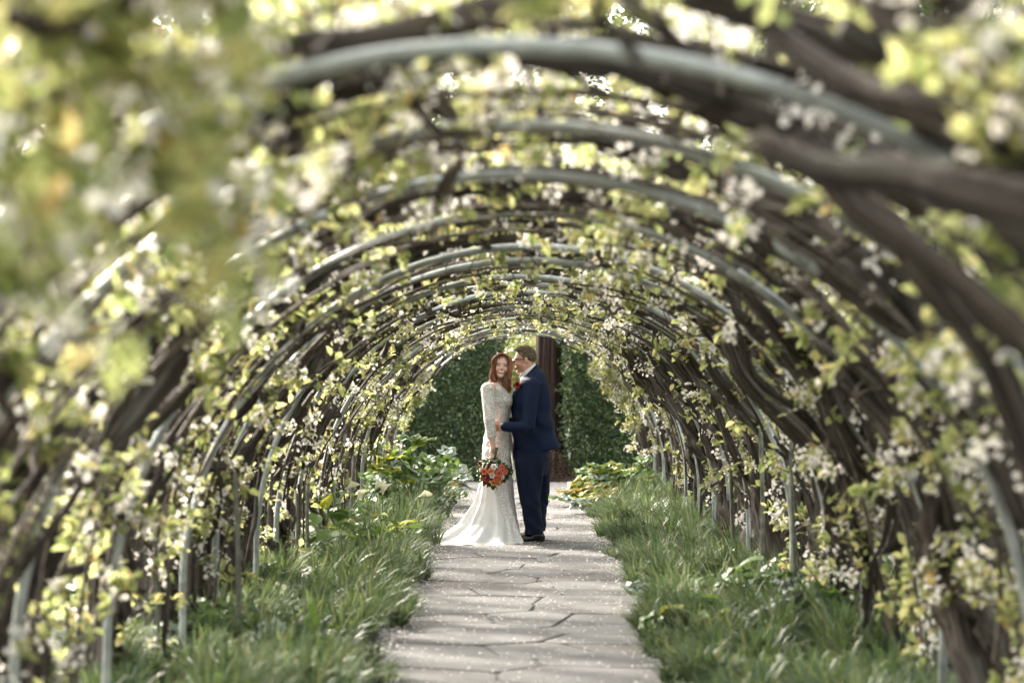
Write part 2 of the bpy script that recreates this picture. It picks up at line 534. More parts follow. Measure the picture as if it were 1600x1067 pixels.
def pear_tree(side, idx, y0):
    g_ = np.random.default_rng(1000 + idx * 2 + (side > 0))
    sd_ = "left" if side < 0 else "right"
    extra = ""
    lab = f"blossoming pear tree trained up the {sd_} side, {ORD[idx]} from the near end"
    root = empty("pear_tree", (side * (RAD + .15), y0, 0), lab, "tree", "pear trees trained over the hoops")
    root_inv = True
    near = y0 < 9
    nodes = []       # (pos, normal, a)
    # trunk: one to three intertwined stems
    mb = MB()
    nst = g_.integers(2, 5)
    for s_ in range(nst):
        La = (g_.uniform(2.9, 4.0) if s_ < 1 else g_.uniform(2.2, 3.1)) if s_ < 2 else g_.uniform(1.3, 2.7)
        n = 80
        a = np.linspace(-.05, La, n)
        ph = g_.uniform(0, 6.28)
        r0 = g_.uniform(.075, .120) if s_ < 2 else g_.uniform(.028, .060)
        if near: r0 *= .9
        if idx in (10, 11, 12) and s_ < 2: r0 = g_.uniform(.12, .15)
        if idx > 13: r0 *= .7
        rad = r0 * (1 - .70 * np.linspace(0, 1, n) ** .8)
        rad[:4] *= np.linspace(1.5, 1.05, 4)
        off = np.where(a < 2.0, g_.uniform(-.16, .02) if side > 0 else g_.uniform(-.09, .03), .0) * np.clip((2.2 - a) * 2, 0, 1) + np.clip((a - 1.6) * .04, 0, .035) + rad + .035 * (1 + np.sin(a * 2.2 + ph)) + np.maximum(0, .16 - a * .10) * (1 if s_ % 2 else .5)
        y = y0 + (g_.uniform(-.14, .14) if s_ < 2 else g_.uniform(-.75, .75)) + (g_.uniform(-.30, .30) if s_ else g_.uniform(-.08, .08)) * a + .13 * np.sin(a * 2.4 + ph) + g_.uniform(.015, .05) * np.sin(a * g_.uniform(5, 9) + ph) + np.clip(smooth_walk(n, .006, g_, .9), -.3, .3) 
        P = shell(side, a, off, y)
        for _k in range(g_.integers(2, 5)):           # knots and swellings
            kc = g_.uniform(.05, .95) * n
            rad = rad * (1 + g_.uniform(.2, .55) * np.exp(-((np.arange(n) - kc) / g_.uniform(1.5, 4)) ** 2))
        P = P + shell_normal(side, a) * (.03 * np.sin(a * g_.uniform(4, 8) + ph * 2))[:, None] * (1 if side else 1)
        capped_tube(mb, P, rad, 14, ref=(0, 1, 0), bumpy=.42, seed=idx * 7 + s_)
        for q in range(int(n * .28), n, 2):
            nodes.append((P[q], a[q], off[q]))
    # burrs and pruned stubs
    for _ in range(7):
        a_ = g_.uniform(.2, 2.4)
        p = shell(side, a_, .12, y0 + g_.uniform(-.12, .12))
        d = nrm(-shell_normal(side, a_) * g_.uniform(.2, 1) + np.array([0, g_.uniform(-1, 1), g_.uniform(-.2, .6)]))
        L = g_.uniform(.07, .2)
        capped_tube(mb, np.array([p, p + d * L * .6, p + d * L]), np.array([.035, .026, .022]), 8, bumpy=.3, seed=_)
    tr = mb.build("trunk", M['bark'], root, attr=True)
    # main branches running along and over the hoops
    nb = 6
    for b in range(nb):
        a0 = g_.uniform(.5, 3.0)
        dirn = g_.choice([-1, 1])
        L = g_.uniform(.8, 2.0)
        n = 26
        t = np.linspace(0, 1, n)
        rise = g_.uniform(-.1, 1.0)
        a = a0 + L * rise * t + .09 * np.sin(t * 7 + b) + smooth_walk(n, .014, g_)
        y = y0 + dirn * L * (.25 + .75 * (1 - abs(rise))) * t + smooth_walk(n, .008, g_)
        off = .05 + .07 * np.sin(t * 4 + b) + smooth_walk(n, .006, g_) + g_.uniform(0, .10)
        off = np.clip(off, .035, .3)
        P = shell(side, a, off, y)
        r = g_.uniform(.016, .042) * (1 - .7 * t)
        mb = MB()
        capped_tube(mb, P, r, 8, bumpy=.3, seed=b)
        mb.build("branch", M['bark'], root, attr=True)
        for q in range(2, n):
            nodes.append((P[q], a[q], off[q]))
            if q % 2: nodes.append((P[q], a[q], off[q]))
    # gnarled, crooked side branches crossing the stems
    for b in range(22 if y0 < 27 else 5):
        a0 = g_.uniform(.3, 3.0); n = 16; L = g_.uniform(.25, 1.15)
        d3 = nrm(np.array([g_.normal(0, .35), g_.normal(0, 1), g_.normal(.2, .6)]))
        p0 = shell(side, a0, g_.uniform(.0, .16), y0 + g_.uniform(-.8, .8))
        t = np.linspace(0, 1, n)
        P = p0 + d3 * L * t[:, None] + np.stack([smooth_walk(n, .007, g_), smooth_walk(n, .012, g_), smooth_walk(n, .012, g_)], -1)
        P[:, 2] = np.maximum(P[:, 2], .05)
        rr_ = np.hypot(P[:, 0], np.maximum(P[:, 2] - LEG, 0))      # keep the walk clear
        k_ = np.maximum(1, (RAD - .06) / np.maximum(rr_, .1))
        P[:, 0] *= k_; P[:, 2] = np.where(P[:, 2] > LEG, LEG + (P[:, 2] - LEG) * k_, P[:, 2])
        mb = MB()
        capped_tube(mb, P, g_.uniform(.008, .020) * (1.7 if b % 4 == 0 else 1) * (1 - .65 * t) * (1 + .3 * np.sin(t * 17 + b)), 7, bumpy=.4, seed=b)
        mb.build("branch", M['bark'], root, attr=True)
        for q in range(4, n, 2): nodes.append((P[q], a0 + .3, .1))
    # thin upright shoots on the wall
    ns = 20
    PP = []
    for q in range(ns):
        a0 = g_.uniform(.0, 2.6); L = g_.uniform(.5, 1.5); t = np.linspace(0, 1, 12)
        a = a0 + L * t
        y = y0 + g_.uniform(-.9, .9) + g_.normal(0, .22) * t + .05 * np.sin(t * 5 + q)
        off = g_.uniform(-.06, .24) + g_.normal(0, .06) * t
        P = shell(side, a, off, y); PP.append(P)
        for w in range(2, 12, 1):
            nodes.append((P[w], a[w], off[w]))
    mb = MB()
    V, F, A = tubes(np.array(PP), np.linspace(.0105, .0045, 12)[None] * g_.uniform(.7, 1.5, (ns, 1)), 5)
    mb.add(V, F)
    # spur twigs
    NP = np.array([q[0] for q in nodes]); NA = np.array([q[1] for q in nodes])
    w = np.where(NA < .8, 1.5 if 6 < y0 < 15 else .6, np.where(NA < 1.7, .9, 1.1)); w /= w.sum()
    nt_ = 230 if (side > 0 and idx < 3) else (520 if 6.5 < y0 < 17 else 640 if y0 < 27 else 280)
    pick = g_.choice(len(NP), nt_, p=w)
    p0 = NP[pick] + g_.normal(0, .01, (nt_, 3)); A_ = NA[pick]
    nr = shell_normal(side, A_)
    inout = g_.choice([-1, 1, 1, 1, 1, 1], nt_)[:, None] * g_.uniform(.1, 1.0, (nt_, 1))
    d = nrm(nr * inout + rdir(nt_, g_) * .8 + np.array([0, 0, .35]))
    L = g_.uniform(.05, .24, nt_)
    inward = (d * nr).sum(1) < 0
    L = np.where(inward, L * np.where(A_ > 1.6, .34, .7), L * 1.35)
    if y0 < 6.5:
        L = L * 1.25
    t = np.linspace(0, 1, 5)[None, :, None]
    bend = rdir(nt_, g_)[:, None, :] * .18
    P = p0[:, None, :] + L[:, None, None] * (d[:, None, :] * t + bend * t * t)
    V, F, A = tubes(P, np.linspace(.0042, .0018, 5)[None] * np.ones((nt_, 1)), 4)
    mb.add(V, F)
    # long drooping sprays in front of the lens, upper left, and the dark heavy limb, upper right
    tips = [P[:, -1], P[:, 2][g_.random(nt_) < .45]]
    dirs = [d, d[: len(tips[1])]]
    tw = mb.build("twigs", M['twig'], root); tw['kind'] = 'stuff'
    tips = np.concatenate(tips); dirs = np.concatenate(dirs)
    if len(SPRAYS.get((side, idx), [])):
        sp = SPRAYS[(side, idx)]
        for (a0, yb, tgt) in sp:
            mb2 = MB()
            s0 = shell(side, a0, .05, yb)
            tt = np.linspace(0, 1, 14)[:, None]
            e = np.array(tgt)
            mid = (s0 + e) / 2 + np.array([0, 0, .14])
            Pq = (1 - tt) ** 2 * s0 + 2 * tt * (1 - tt) * mid + tt ** 2 * e
            capped_tube(mb2, Pq, np.linspace(.008, .003, 14), 6)
            sel = Pq[g_.integers(3, 14, 22)] + g_.normal(0, .055, (22, 3))
            tips = np.concatenate([tips, sel]); dirs = np.concatenate([dirs, rdir(22, g_) - np.array([0, 0, .3])])
            mb2.build("hanging_spray", M['twig'], root)
    # leaves
    keep = g_.random(len(tips)) < (.52 if y0 > 6 else .60)
    lt, ld = tips[keep], dirs[keep]
    per = 9
    pos = np.repeat(lt, per, 0) + g_.normal(0, .020, (len(lt) * per, 3))
    dd = nrm(np.repeat(ld, per, 0) * .5 + rdir(len(pos), g_) * .9 + np.array([0, 0, -.05]))
    nn = nrm(rdir(len(pos), g_) * .7 + np.array([0, 0, 1]))
    sz = g_.uniform(.030, .078, len(pos))
    mb = MB()
    V, F = place(LEAF_T, LEAF_F, pos, dd, nn, sz, g_.uniform(.8, 1.25, len(pos)))
    mb.add(V, F)
    lf = mb.build("leaves", M['leaf'], root, smooth=False); lf['kind'] = 'stuff'
    # blossom clusters
    bsel = g_.random(len(tips)) < (.34 if side > 0 else .28) * (.55 if y0 < 6 else 1)
    bt, bd = tips[bsel], dirs[bsel]
    per = 15
    pos = np.repeat(bt, per, 0) + g_.normal(0, .028, (len(bt) * per, 3))
    ax = nrm(np.repeat(bd, per, 0) + rdir(len(pos), g_) * 1.1)
    mb = MB()
    flowers(mb, pos, ax, g_.uniform(.028, .040, len(pos)))
    bl = mb.build("blossom", M['blossom'], root, smooth=False); bl['kind'] = 'stuff'
    return root

def PX(px, py, d):
    s = FPX / d
    return np.array([(px - 818) / s, d, CAM_H + (600 - py) / s])
SPRAYS = {}
def spray(side, idx, a0, px, py, d):
    SPRAYS.setdefault((side, idx), []).append((a0, d + .15, PX(px, py, d)))
for (px, py, d) in [(150, 520, 3.7), (250, 450, 3.8), (330, 390, 4.0), (400, 350, 4.1), (60, 440, 3.6), (300, 300, 4.0), (430, 250, 4.3)]:
    spray(-1, 0, 1.9 + .6 * (600 - py) / 400, px, py, d)
for (px, py, d) in [(1400, 60, 4.3), (1500, 160, 4.4), (1560, 520, 5.6), (1500, 620, 6.3)]:
    spray(1, 0, 2.0, px, py, d)

for (px, py, d) in [(925, 585, 32.2), (945, 610, 32.3), (965, 635, 32.3), (985, 665, 32.4), (990, 700, 32.4), (950, 570, 32.0)]:
    spray(1, 15, 2.0, px, py, d); spray(1, 15, 1.6, px + 8, py + 8, d)
for (px, py, d) in [(648, 600, 31.6), (655, 622, 31.6), (640, 640, 31.6), (630, 665, 31.6)]:
    spray(-1, 15, 1.7, px, py, d); spray(-1, 15, 1.7, px - 8, py + 6, d)
TREE_Y = [4.3, 6.1, 7.7, 9.3, 11.2, 12.9, 14.7, 16.4, 18.2, 20.0, 21.9, 23.8, 26.0, 28.2, 30.4, 32.8]
trees = {}
for i in range(NTREE):
    for s in (-1, 1):
        trees[(s, i)] = pear_tree(s, i, TREE_Y[i] + (.35 if s > 0 else 0))

# heavy dark limb crossing the upper right corner, close to the viewer
mb = MB()
ctrl = np.array([PX(1190, 215, 4.5), PX(1290, 262, 4.4), PX(1400, 262, 4.3), PX(1500, 290, 4.2), PX(1640, 330, 4.1), PX(1900, 520, 4.1), PX(2300, 800, 4.2)])
tt = np.linspace(0, len(ctrl) - 1, 40)
P = np.stack([np.interp(tt, np.arange(len(ctrl)), ctrl[:, k]) for k in range(3)], -1)
for _ in range(3): P[1:-1] = (P[:-2] + 2 * P[1:-1] + P[2:]) / 4
capped_tube(mb, P, np.linspace(.020, .064, 40), 12, ref=(0, 1, 0), bumpy=.3)
mb.build("branch", M['bark'], trees[(1, 0)], attr=True)
for cs, r0_, r1_ in (([(1130, -60, 5.2), (1230, 60, 5.0), (1330, 130, 4.8), (1480, 170, 4.6), (1700, 300, 4.5)], .022, .042),
                     ([(1330, -60, 4.9), (1420, 40, 4.8), (1540, 90, 4.7), (1700, 180, 4.6)], .026, .042),
                     ([(1250, 210, 5.4), (1340, 330, 5.3), (1480, 420, 5.2), (1640, 560, 5.1)], .016, .036),
                     ([(1100, 150, 6.4), (1250, 200, 6.2), (1380, 330, 6.0), (1560, 560, 5.9), (1640, 800, 5.9)], .020, .045)):
    mb = MB()
    ctrl = np.array([PX(*q) for q in cs])
    tt = np.linspace(0, len(ctrl) - 1, 30)
    P = np.stack([np.interp(tt, np.arange(len(ctrl)), ctrl[:, k]) for k in range(3)], -1)
    for _ in range(3): P[1:-1] = (P[:-2] + 2 * P[1:-1] + P[2:]) / 4
    capped_tube(mb, P, np.linspace(r0_, r1_, 30), 12, ref=(0, 1, 0), bumpy=.35)
    mb.build("branch", M['bark'], trees[(1, 0)], attr=True)
mb = MB()
ctrl = np.array([PX(290, 110, 4.9), PX(420, 62, 4.9), PX(560, 60, 5.0), PX(700, 30, 5.1), PX(900, -30, 5.3)])
tt = np.linspace(0, len(ctrl) - 1, 30)
P = np.stack([np.interp(tt, np.arange(len(ctrl)), ctrl[:, k]) for k in range(3)], -1)
for _ in range(3): P[1:-1] = (P[:-2] + 2 * P[1:-1] + P[2:]) / 4
capped_tube(mb, P, np.linspace(.022, .036, 30), 10, ref=(0, 1, 0), bumpy=.3)
mb.build("branch", M['bark'], trees[(-1, 0)], attr=True)

# ------------------------------------------------------------------ hedge, red trunk, trees beyond
def leafy_box(name, x0, x1, y0, y1, z1, n, seed, label, cat="hedge"):
    g_ = np.random.default_rng(seed)
    root = empty(name, ((x0 + x1) / 2, y0, 0), label, cat)
    mb = MB()
    # dark backing sheets added just behind the leaf surface, standing in for the inside
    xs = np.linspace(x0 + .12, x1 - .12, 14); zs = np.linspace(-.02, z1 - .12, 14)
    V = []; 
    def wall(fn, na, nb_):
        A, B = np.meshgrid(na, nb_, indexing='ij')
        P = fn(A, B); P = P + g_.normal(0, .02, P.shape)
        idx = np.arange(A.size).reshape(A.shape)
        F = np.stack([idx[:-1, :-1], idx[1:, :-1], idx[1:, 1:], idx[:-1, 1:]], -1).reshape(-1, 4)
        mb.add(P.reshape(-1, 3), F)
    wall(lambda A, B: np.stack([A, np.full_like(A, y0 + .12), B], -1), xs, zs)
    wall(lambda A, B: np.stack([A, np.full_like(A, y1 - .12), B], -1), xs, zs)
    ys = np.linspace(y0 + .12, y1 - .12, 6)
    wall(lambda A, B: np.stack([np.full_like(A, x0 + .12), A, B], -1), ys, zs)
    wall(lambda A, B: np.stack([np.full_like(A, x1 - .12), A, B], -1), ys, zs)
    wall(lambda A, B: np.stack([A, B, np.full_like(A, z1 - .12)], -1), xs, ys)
    mb.build("backing_sheets", M['dark_leaf'], root)['kind'] = 'stuff'
    areas = np.array([(x1 - x0) * z1, (y1 - y0) * z1 * .5, (y1 - y0) * z1 * .5, (x1 - x0) * (y1 - y0) * .5])
    cnt = (n * areas / areas.sum()).astype(int)
    mb = MB()
    for k, c in enumerate(cnt):
        u, v = g_.random(c), g_.random(c)
        if k == 0: p = np.stack([x0 + (x1 - x0) * u, np.full(c, y0), z1 * v], -1); nv = (0, -1, 0)
        elif k == 1: p = np.stack([np.full(c, x0), y0 + (y1 - y0) * u, z1 * v], -1); nv = (-1, 0, 0)
        elif k == 2: p = np.stack([np.full(c, x1), y0 + (y1 - y0) * u, z1 * v], -1); nv = (1, 0, 0)
        else: p = np.stack([x0 + (x1 - x0) * u, y0 + (y1 - y0) * v, np.full(c, z1)], -1); nv = (0, 0, 1)
        nv = np.array(nv, float)
        dep = .06 * np.sin(p[:, 0] * 9 + 2 * np.sin(p[:, 2] * 7)) * np.sin(p[:, 2] * 11 + p[:, 0] * 4 + p[:, 1]*8) + .03*np.sin(p[:,0]*23+p[:,2]*19)
        dep += g_.uniform(-.10, .03, c)
        p = p + nv * dep[:, None]
        d_ = nrm(nv * .6 + rdir(c, g_) + np.array([0, 0, -.1]))
        nn_ = nrm(nv * 1.2 + rdir(c, g_) * .9)
        V, F = place(LEAF_T, LEAF_F, p, d_, nn_, g_.uniform(.035, .062, c), np.full(c, .95))
        mb.add(V, F)
    o = mb.build("foliage", M['hedge_leaf'], root, smooth=False); o['kind'] = 'stuff'
    return root
leafy_box("hedge", -5.5, -.30, 35.3, 36.5, 2.25, 32000, 31, "dark green clipped hedge behind the bride, ending in a pale gap")
leafy_box("hedge", .58, 5.5, 35.25, 36.5, 2.2, 30000, 32, "dark green clipped hedge right of the reddish trunk, behind broad yellow leaves")

def bg_tree(name, x, y, h, cr, label, seed, leafmat, trunkmat, n=9000, size=.13, r0=.22, zc=.62, cat="tree", group=None, squash=.8):
    g_ = np.random.default_rng(seed)
    root = empty(name, (x, y, 0), label, cat, group)
    mb = MB()
    t = np.linspace(0, 1, 16)
    P = np.stack([x + smooth_walk(16, .03, g_), y + smooth_walk(16, .03, g_), -.05 + h * .8 * t], -1)
    capped_tube(mb, P, r0 * (1 - .8 * t), 12, bumpy=.2, seed=seed)
    mb.build("trunk", trunkmat, root, attr=True)
    cl = []
    mb = MB()
    for b in range(13):
        k = g_.integers(5, 15)
        az = g_.uniform(0, 6.28)
        e = np.array([x, y, h * zc]) + np.array([math.cos(az), math.sin(az), g_.uniform(-.5, .9) * squash]) * cr * g_.uniform(.45, .95)
        tt = np.linspace(0, 1, 8)[:, None]
        mid = (P[k] + e) / 2 + np.array([0, 0, -.2])
        Q = (1 - tt) ** 2 * P[k] + 2 * tt * (1 - tt) * mid + tt ** 2 * e
        capped_tube(mb, Q, np.linspace(r0 * .35, .02, 8), 6)
        cl += [Q[4], Q[6], Q[7]]
    mb.build("limbs", trunkmat, root, attr=True)
    cl = np.array(cl)
    cl = np.concatenate([cl, np.array([x, y, h * zc]) + rdir(26, g_) * np.array([cr, cr, cr * squash * h / cr / 3.2]) * g_.uniform(.3, 1, (26, 1))])
    pk = g_.integers(0, len(cl), n)
    rr = g_.uniform(.25, .48, len(cl))[pk] * cr * .8
    p = cl[pk] + rdir(n, g_) * (rr * g_.random(n) ** .45)[:, None] * np.array([1, 1, .75])
    p[:, 2] = np.maximum(p[:, 2], .05)
    mb = MB()
    V, F = place(LEAF_T, LEAF_F, p, rdir(n, g_) + np.array([0, 0, -.4]), rdir(n, g_) + np.array([0, 0, .8]), g_.uniform(.6, 1.2, n) * size, np.full(n, 1.2))
    mb.add(V, F)
    o = mb.build("crown", leafmat, root, smooth=False); o['kind'] = 'stuff'
    return root

# fluted reddish trunk in the gap of the hedge
root = empty("red_trunk_tree", (.28, 35.9, 0), "thick fluted reddish brown tree trunk in the gap between hedges", "tree")
mb = MB()
n = 40; z = np.linspace(-.05, 9, n)
P = np.stack([.36 + .02 * np.sin(z), np.full(n, 35.75), z], -1)
r = .20 * (1 + .55 * np.exp(-z * 3.0)) * (1 - .05 * z)
for k, az in enumerate(np.linspace(0, 2 * math.pi, 9, endpoint=False)):
    q = P + np.stack([np.cos(az + z * .12) * r * .72, np.sin(az + z * .12) * r * .72, z * 0], -1)
    capped_tube(mb, q, r * .36, 10, bumpy=.16, seed=k)
capped_tube(mb, P, r * .85, 14, bumpy=.1)
mb.build("trunk", M['redbark'], root, attr=True)
gg = np.random.default_rng(77)
m_ = 9000
p = np.stack([.28 + gg.normal(0, 1, m_) * 1.5, 35.9 + gg.normal(0, 1.3, m_), gg.uniform(4.2, 9.5, m_)], -1)
mb = MB(); V, F = place(LEAF_T, LEAF_F, p, rdir(m_, gg), rdir(m_, gg), gg.uniform(.06, .14, m_)); mb.add(V, F)
o = mb.build("crown", M['tree_leaf'], root, smooth=False); o['kind'] = 'stuff'
# brown leaf litter / low brown plant at its foot
m_ = 3800
rr = np.abs(gg.normal(0, .26, m_)); az = gg.uniform(0, 6.28, m_)
p = np.stack([.42 + rr * np.cos(az), 35.25 + rr * .6 * np.sin(az), np.abs(gg.normal(0, .24, m_)) * np.exp(-(rr / .3) ** 2) + .01], -1)
mb = MB(); V, F = place(LEAF_T, LEAF_F, p, rdir(m_, gg) + np.array([0, 0, -.5]), rdir(m_, gg) + np.array([0, -.6, .6]), gg.uniform(.02, .042, m_)); mb.add(V, F)
o = mb.build("brown_shrub", M['brown_leaf'], None, smooth=False)
tag(o, "low rusty brown shrub at the foot of the reddish trunk", "shrub")

bgs = [(7.0, 40, 7.5, 3.4), (6.2, 33, 12, 4.4), (7.8, 52, 15, 5.5), (-6.8, 52, 12, 4.2), (-9, 44, 11, 3.6), (-4.2, 47, 9, 2.8), (5.5, 45, 11, 3.6), (9.5, 43, 11, 4.6), (-14, 38, 11, 3.6), (14, 37, 12, 4.0), (9.5, 29, 11, 3.6), (8.6, 21, 11, 3.6), (8.8, 13, 10, 3.4), (-10.5, 27, 8, 2.7), (-11, 17, 8, 2.7), (9.5, 6, 9, 3.0)]
for i, (x, y, h, cr) in enumerate(bgs):
    sd_ = "left" if x < 0 else "right"
    bg_tree("garden_tree", x, y, h, cr, f"tall leafy garden tree outside the tunnel on the {sd_}, {ORD[sum(1 for q in bgs if (q[0] < 0) == (x < 0) and q[1] < y)]} by distance",
            300 + i, M['tree_leaf'] if x < 0 else M['dark_leaf'], M['bark'], group="garden trees outside the tunnel", n=9000, size=.16)
bg_tree('pale_shrub', -.1, 41, 3.2, 1.6, 'pale green sunlit shrub seen through the gap between the hedges', 901, M['leaf'], M['bark'], n=7000, size=.09, r0=.05, zc=.5, cat='shrub', squash=1.0)
for i in range(6):
    for s in (-1, 1):
        g_ = np.random.default_rng(500 + i * 2 + (s > 0))
        x = s * g_.uniform(3.8, 5.4); y = 7.5 + i * 4.8 + g_.uniform(-.6, .6)
        bg_tree("shrub", x, y, g_.uniform(1.3, 2.3), g_.uniform(.8, 1.15), f"bushy green shrub outside the {'left' if s < 0 else 'right'} wall of trees, {ORD[i]} from the near end",
                600 + i * 2 + (s > 0), M['dark_leaf'] if (i + (s > 0)) % 2 else M['tree_leaf'], M['bark'], n=4200, size=.085, r0=.04, zc=.5, cat="shrub", group="shrubs outside the tunnel", squash=1.0)

# ------------------------------------------------------------------ grass borders
def grass_bed(side, y0, y1, dens, mat, seed, label, xin=.74, xout=2.2):
    g_ = np.random.default_rng(seed)
    area = (xout - xin) * (y1 - y0)
    nc = int(area * dens)
    cx = xin + .05 + (xout - xin) * g_.random(nc) ** 1.2
    cy = g_.uniform(y0, y1, nc)
    if side > 0: cx = cx - .15 * np.clip((17 - cy) / 4, 0, 1)
    else: cx = cx - .07 * np.clip((17 - cy) / 4, 0, 1) + .14 * np.clip((cy - 20.5) / 3, 0, 1)
    cx = cx + .06 * np.sin(cy * 2.1 + side) + .04 * np.sin(cy * 5.3)
    hgt = g_.uniform(.13, .28, nc) * (1 + .2 * np.sin(cy * 1.7 + cx * 3))
    hgt *= np.clip((cx - xin) * 2.2 + .62, .5, 1.1)
    per = 62
    n = nc * per
    az = g_.uniform(0, 2 * np.pi, n)
    rb = .045 * np.sqrt(g_.random(n))
    bx = np.repeat(cx, per) + rb * np.cos(az) ; by = np.repeat(cy, per) + rb * np.sin(az)
    L = np.repeat(hgt, per) * g_.uniform(.7, 1.55, n)
    az = az + g_.normal(0, .5, n)
    out = np.clip(g_.uniform(.15, 1.0, n) ** .8, .1, 1)
    dx, dy = np.cos(az) * out, np.sin(az) * out
    dx = dx - .12           # lean toward the path (x is |x|)
    P = np.zeros((n, 5, 3))
    for k, t in enumerate(np.linspace(0, 1, 5)):
        P[:, k, 0] = bx + dx * L * (t ** 1.5) * .9
        P[:, k, 1] = by + dy * L * (t ** 1.5) * .9
        P[:, k, 2] = np.maximum(.012, L * (t - (.62 * out) * t ** 2.4))
    P[:, :, 0] *= side
    w = g_.uniform(.0040, .0085, n)[:, None] * np.array([.8, 1, .95, .7, .1])
    sd_ = np.stack([-dy * side, dx, np.zeros(n)], -1); sd_ = nrm(sd_ * np.array([side, 1, 1]) + 1e-4)
    A_ = P - sd_[:, None, :] * w[:, :, None]; B_ = P + sd_[:, None, :] * w[:, :, None]
    V = np.stack([A_, B_], 2).reshape(-1, 3)
    base = (np.arange(n) * 10)[:, None, None]
    q = np.array([[2 * k, 2 * k + 1, 2 * k + 3, 2 * k + 2] for k in range(4)])
    F = (q[None] + base).reshape(-1, 4)
    mb = MB(); mb.add(V, F)
    o = mb.build("border_grass", mat, smooth=True)
    tag(o, label, "grass", kind="stuff")
    return o
grass_bed(-1, 18.2, 33.0, 22, M['grass'], 1, "green strappy grass edging the left side of the path beyond the broad leaves")
grass_bed(-1, 9.5, 18.2, 22, M['grass_dark'], 2, "dark blue-green strappy grass on the left border, nearest part of the path")
grass_bed(1, 9.5, 14.5, 22, M['grass_dark'], 3, "dark green grass on the right border at the bottom of the picture")
grass_bed(1, 14.5, 33.0, 23, M['grass'], 4, "pale silvery green arching grass edging the right side of the path")
o = grass_bed(-1, 8.0, 33.0, 4, M['grass_dark'], 5, "sparse dark grass growing outside the left hoops", 2.4, 5.0)
o = grass_bed(1, 8.0, 33.0, 4, M['grass_dark'], 6, "sparse dark grass growing outside the right hoops", 2.4, 5.0)

# fallen petals
g_ = np.random.default_rng(9)
def petals(n, xf, label):
    y = 9.5 + 24.5 * g_.random(n) ** 1.0
    x = xf(n, y)
    p = np.stack([x, y, np.full(n, .024) + g_.uniform(0, .004, n)], -1)
    T = np.array([(-.5, 0, 0), (-.2, .5, .12), (.5, .1, 0), (.15, -.45, .1)]); F = np.array([(0, 3, 2, 1)])
    V, F = place(T, F, p, rdir(n, g_) * np.array([1, 1, .1]), np.tile([0., 0, 1], (n, 1)) + g_.normal(0, .25, (n, 3)), g_.uniform(.010, .021, n))
    mb = MB(); mb.add(V, F)
    o = mb.build("fallen_petals", M['blossom'], smooth=False)
    return tag(o, label, "petals", kind="stuff")
petals(3600, lambda n, y: g_.uniform(-.8, .8, n), "white blossom petals scattered over the flagstones")
petals(5200, lambda n, y: np.sign(g_.uniform(-1, 1, n)) * (.80 - np.abs(g_.normal(0, .10, n))), "white petals gathered along both edges of the path")

# ------------------------------------------------------------------ broad-leaved plants
def round_leaf(name, lobes, cup, n=20):
    th = np.linspace(0, 2 * np.pi, n, endpoint=False)
    r = .5 * (1 + .10 * np.cos(lobes * th)) * (1 - .35 * np.exp(-((th - np.pi) / .28) ** 2))
    r2 = r * .55
    V = [[0, 0, 0]]
    for a, q, q2 in zip(th, r, r2):
        V.append([q2 * math.sin(a), q2 * math.cos(a), cup * .35 + .02 * math.cos(lobes * a)])
    for a, q, q2 in zip(th, r, r2):
        V.append([q * math.sin(a), q * math.cos(a), cup * .55 + .06 * math.cos(lobes * a) - .10 * max(0, math.cos(a))])
    V = np.array(V); V[:, 1] += .35
    i = np.arange(n); j = (i + 1) % n
    return V, [np.stack([np.zeros(n, int), 1 + i, 1 + j], -1)[:, ::-1], np.stack([1 + i, 1 + j, 1 + n + j, 1 + n + i], -1)[:, ::-1]]
def arrow_leaf():
    L = np.linspace(0, 1, 7)
    w = np.array([.16, .30, .30, .24, .16, .08, .0])
    V = []
    for t, q in zip(L, w):
        z = .10 * math.sin(t * 3) - .18 * t * t
        V += [[-q, t, z + .05], [0, t, z - .02], [q, t, z + .05]]
    V = np.array(V)
    F = []
    for k in range(6):
        for c in range(2):
            a = k * 3 + c
            F.append([a, a + 1, a + 4, a + 3])
    return V, [np.array(F)]
LM = {}
def leaf_mesh(kind, mat):
    if (kind, mat) not in LM:
        V, Fs = {'round': lambda: round_leaf('r', 5, .22), 'round2': lambda: round_leaf('r', 7, -.12), 'arrow': arrow_leaf}[kind]()
        mb = MB(); mb.add(V, Fs[0])
        for f in Fs[1:]:
            mb.F.append(f.astype(np.int32)); mb.MI.append(np.zeros(len(f), np.int32))
        LM[(kind, mat)] = mb.mesh("leaf", M[mat])
    return LM[(kind, mat)]
def frame_mat(loc, D, Nn, s):
    from mathutils import Matrix
    D = Vector(D).normalized(); Sd = D.cross(Vector(Nn)).normalized(); Nn = Sd.cross(D)
    m = Matrix((( Sd.x * s, D.x * s, Nn.x * s, loc[0]), (Sd.y * s, D.y * s, Nn.y * s, loc[1]), (Sd.z * s, D.z * s, Nn.z * s, loc[2]), (0, 0, 0, 1)))
    return m
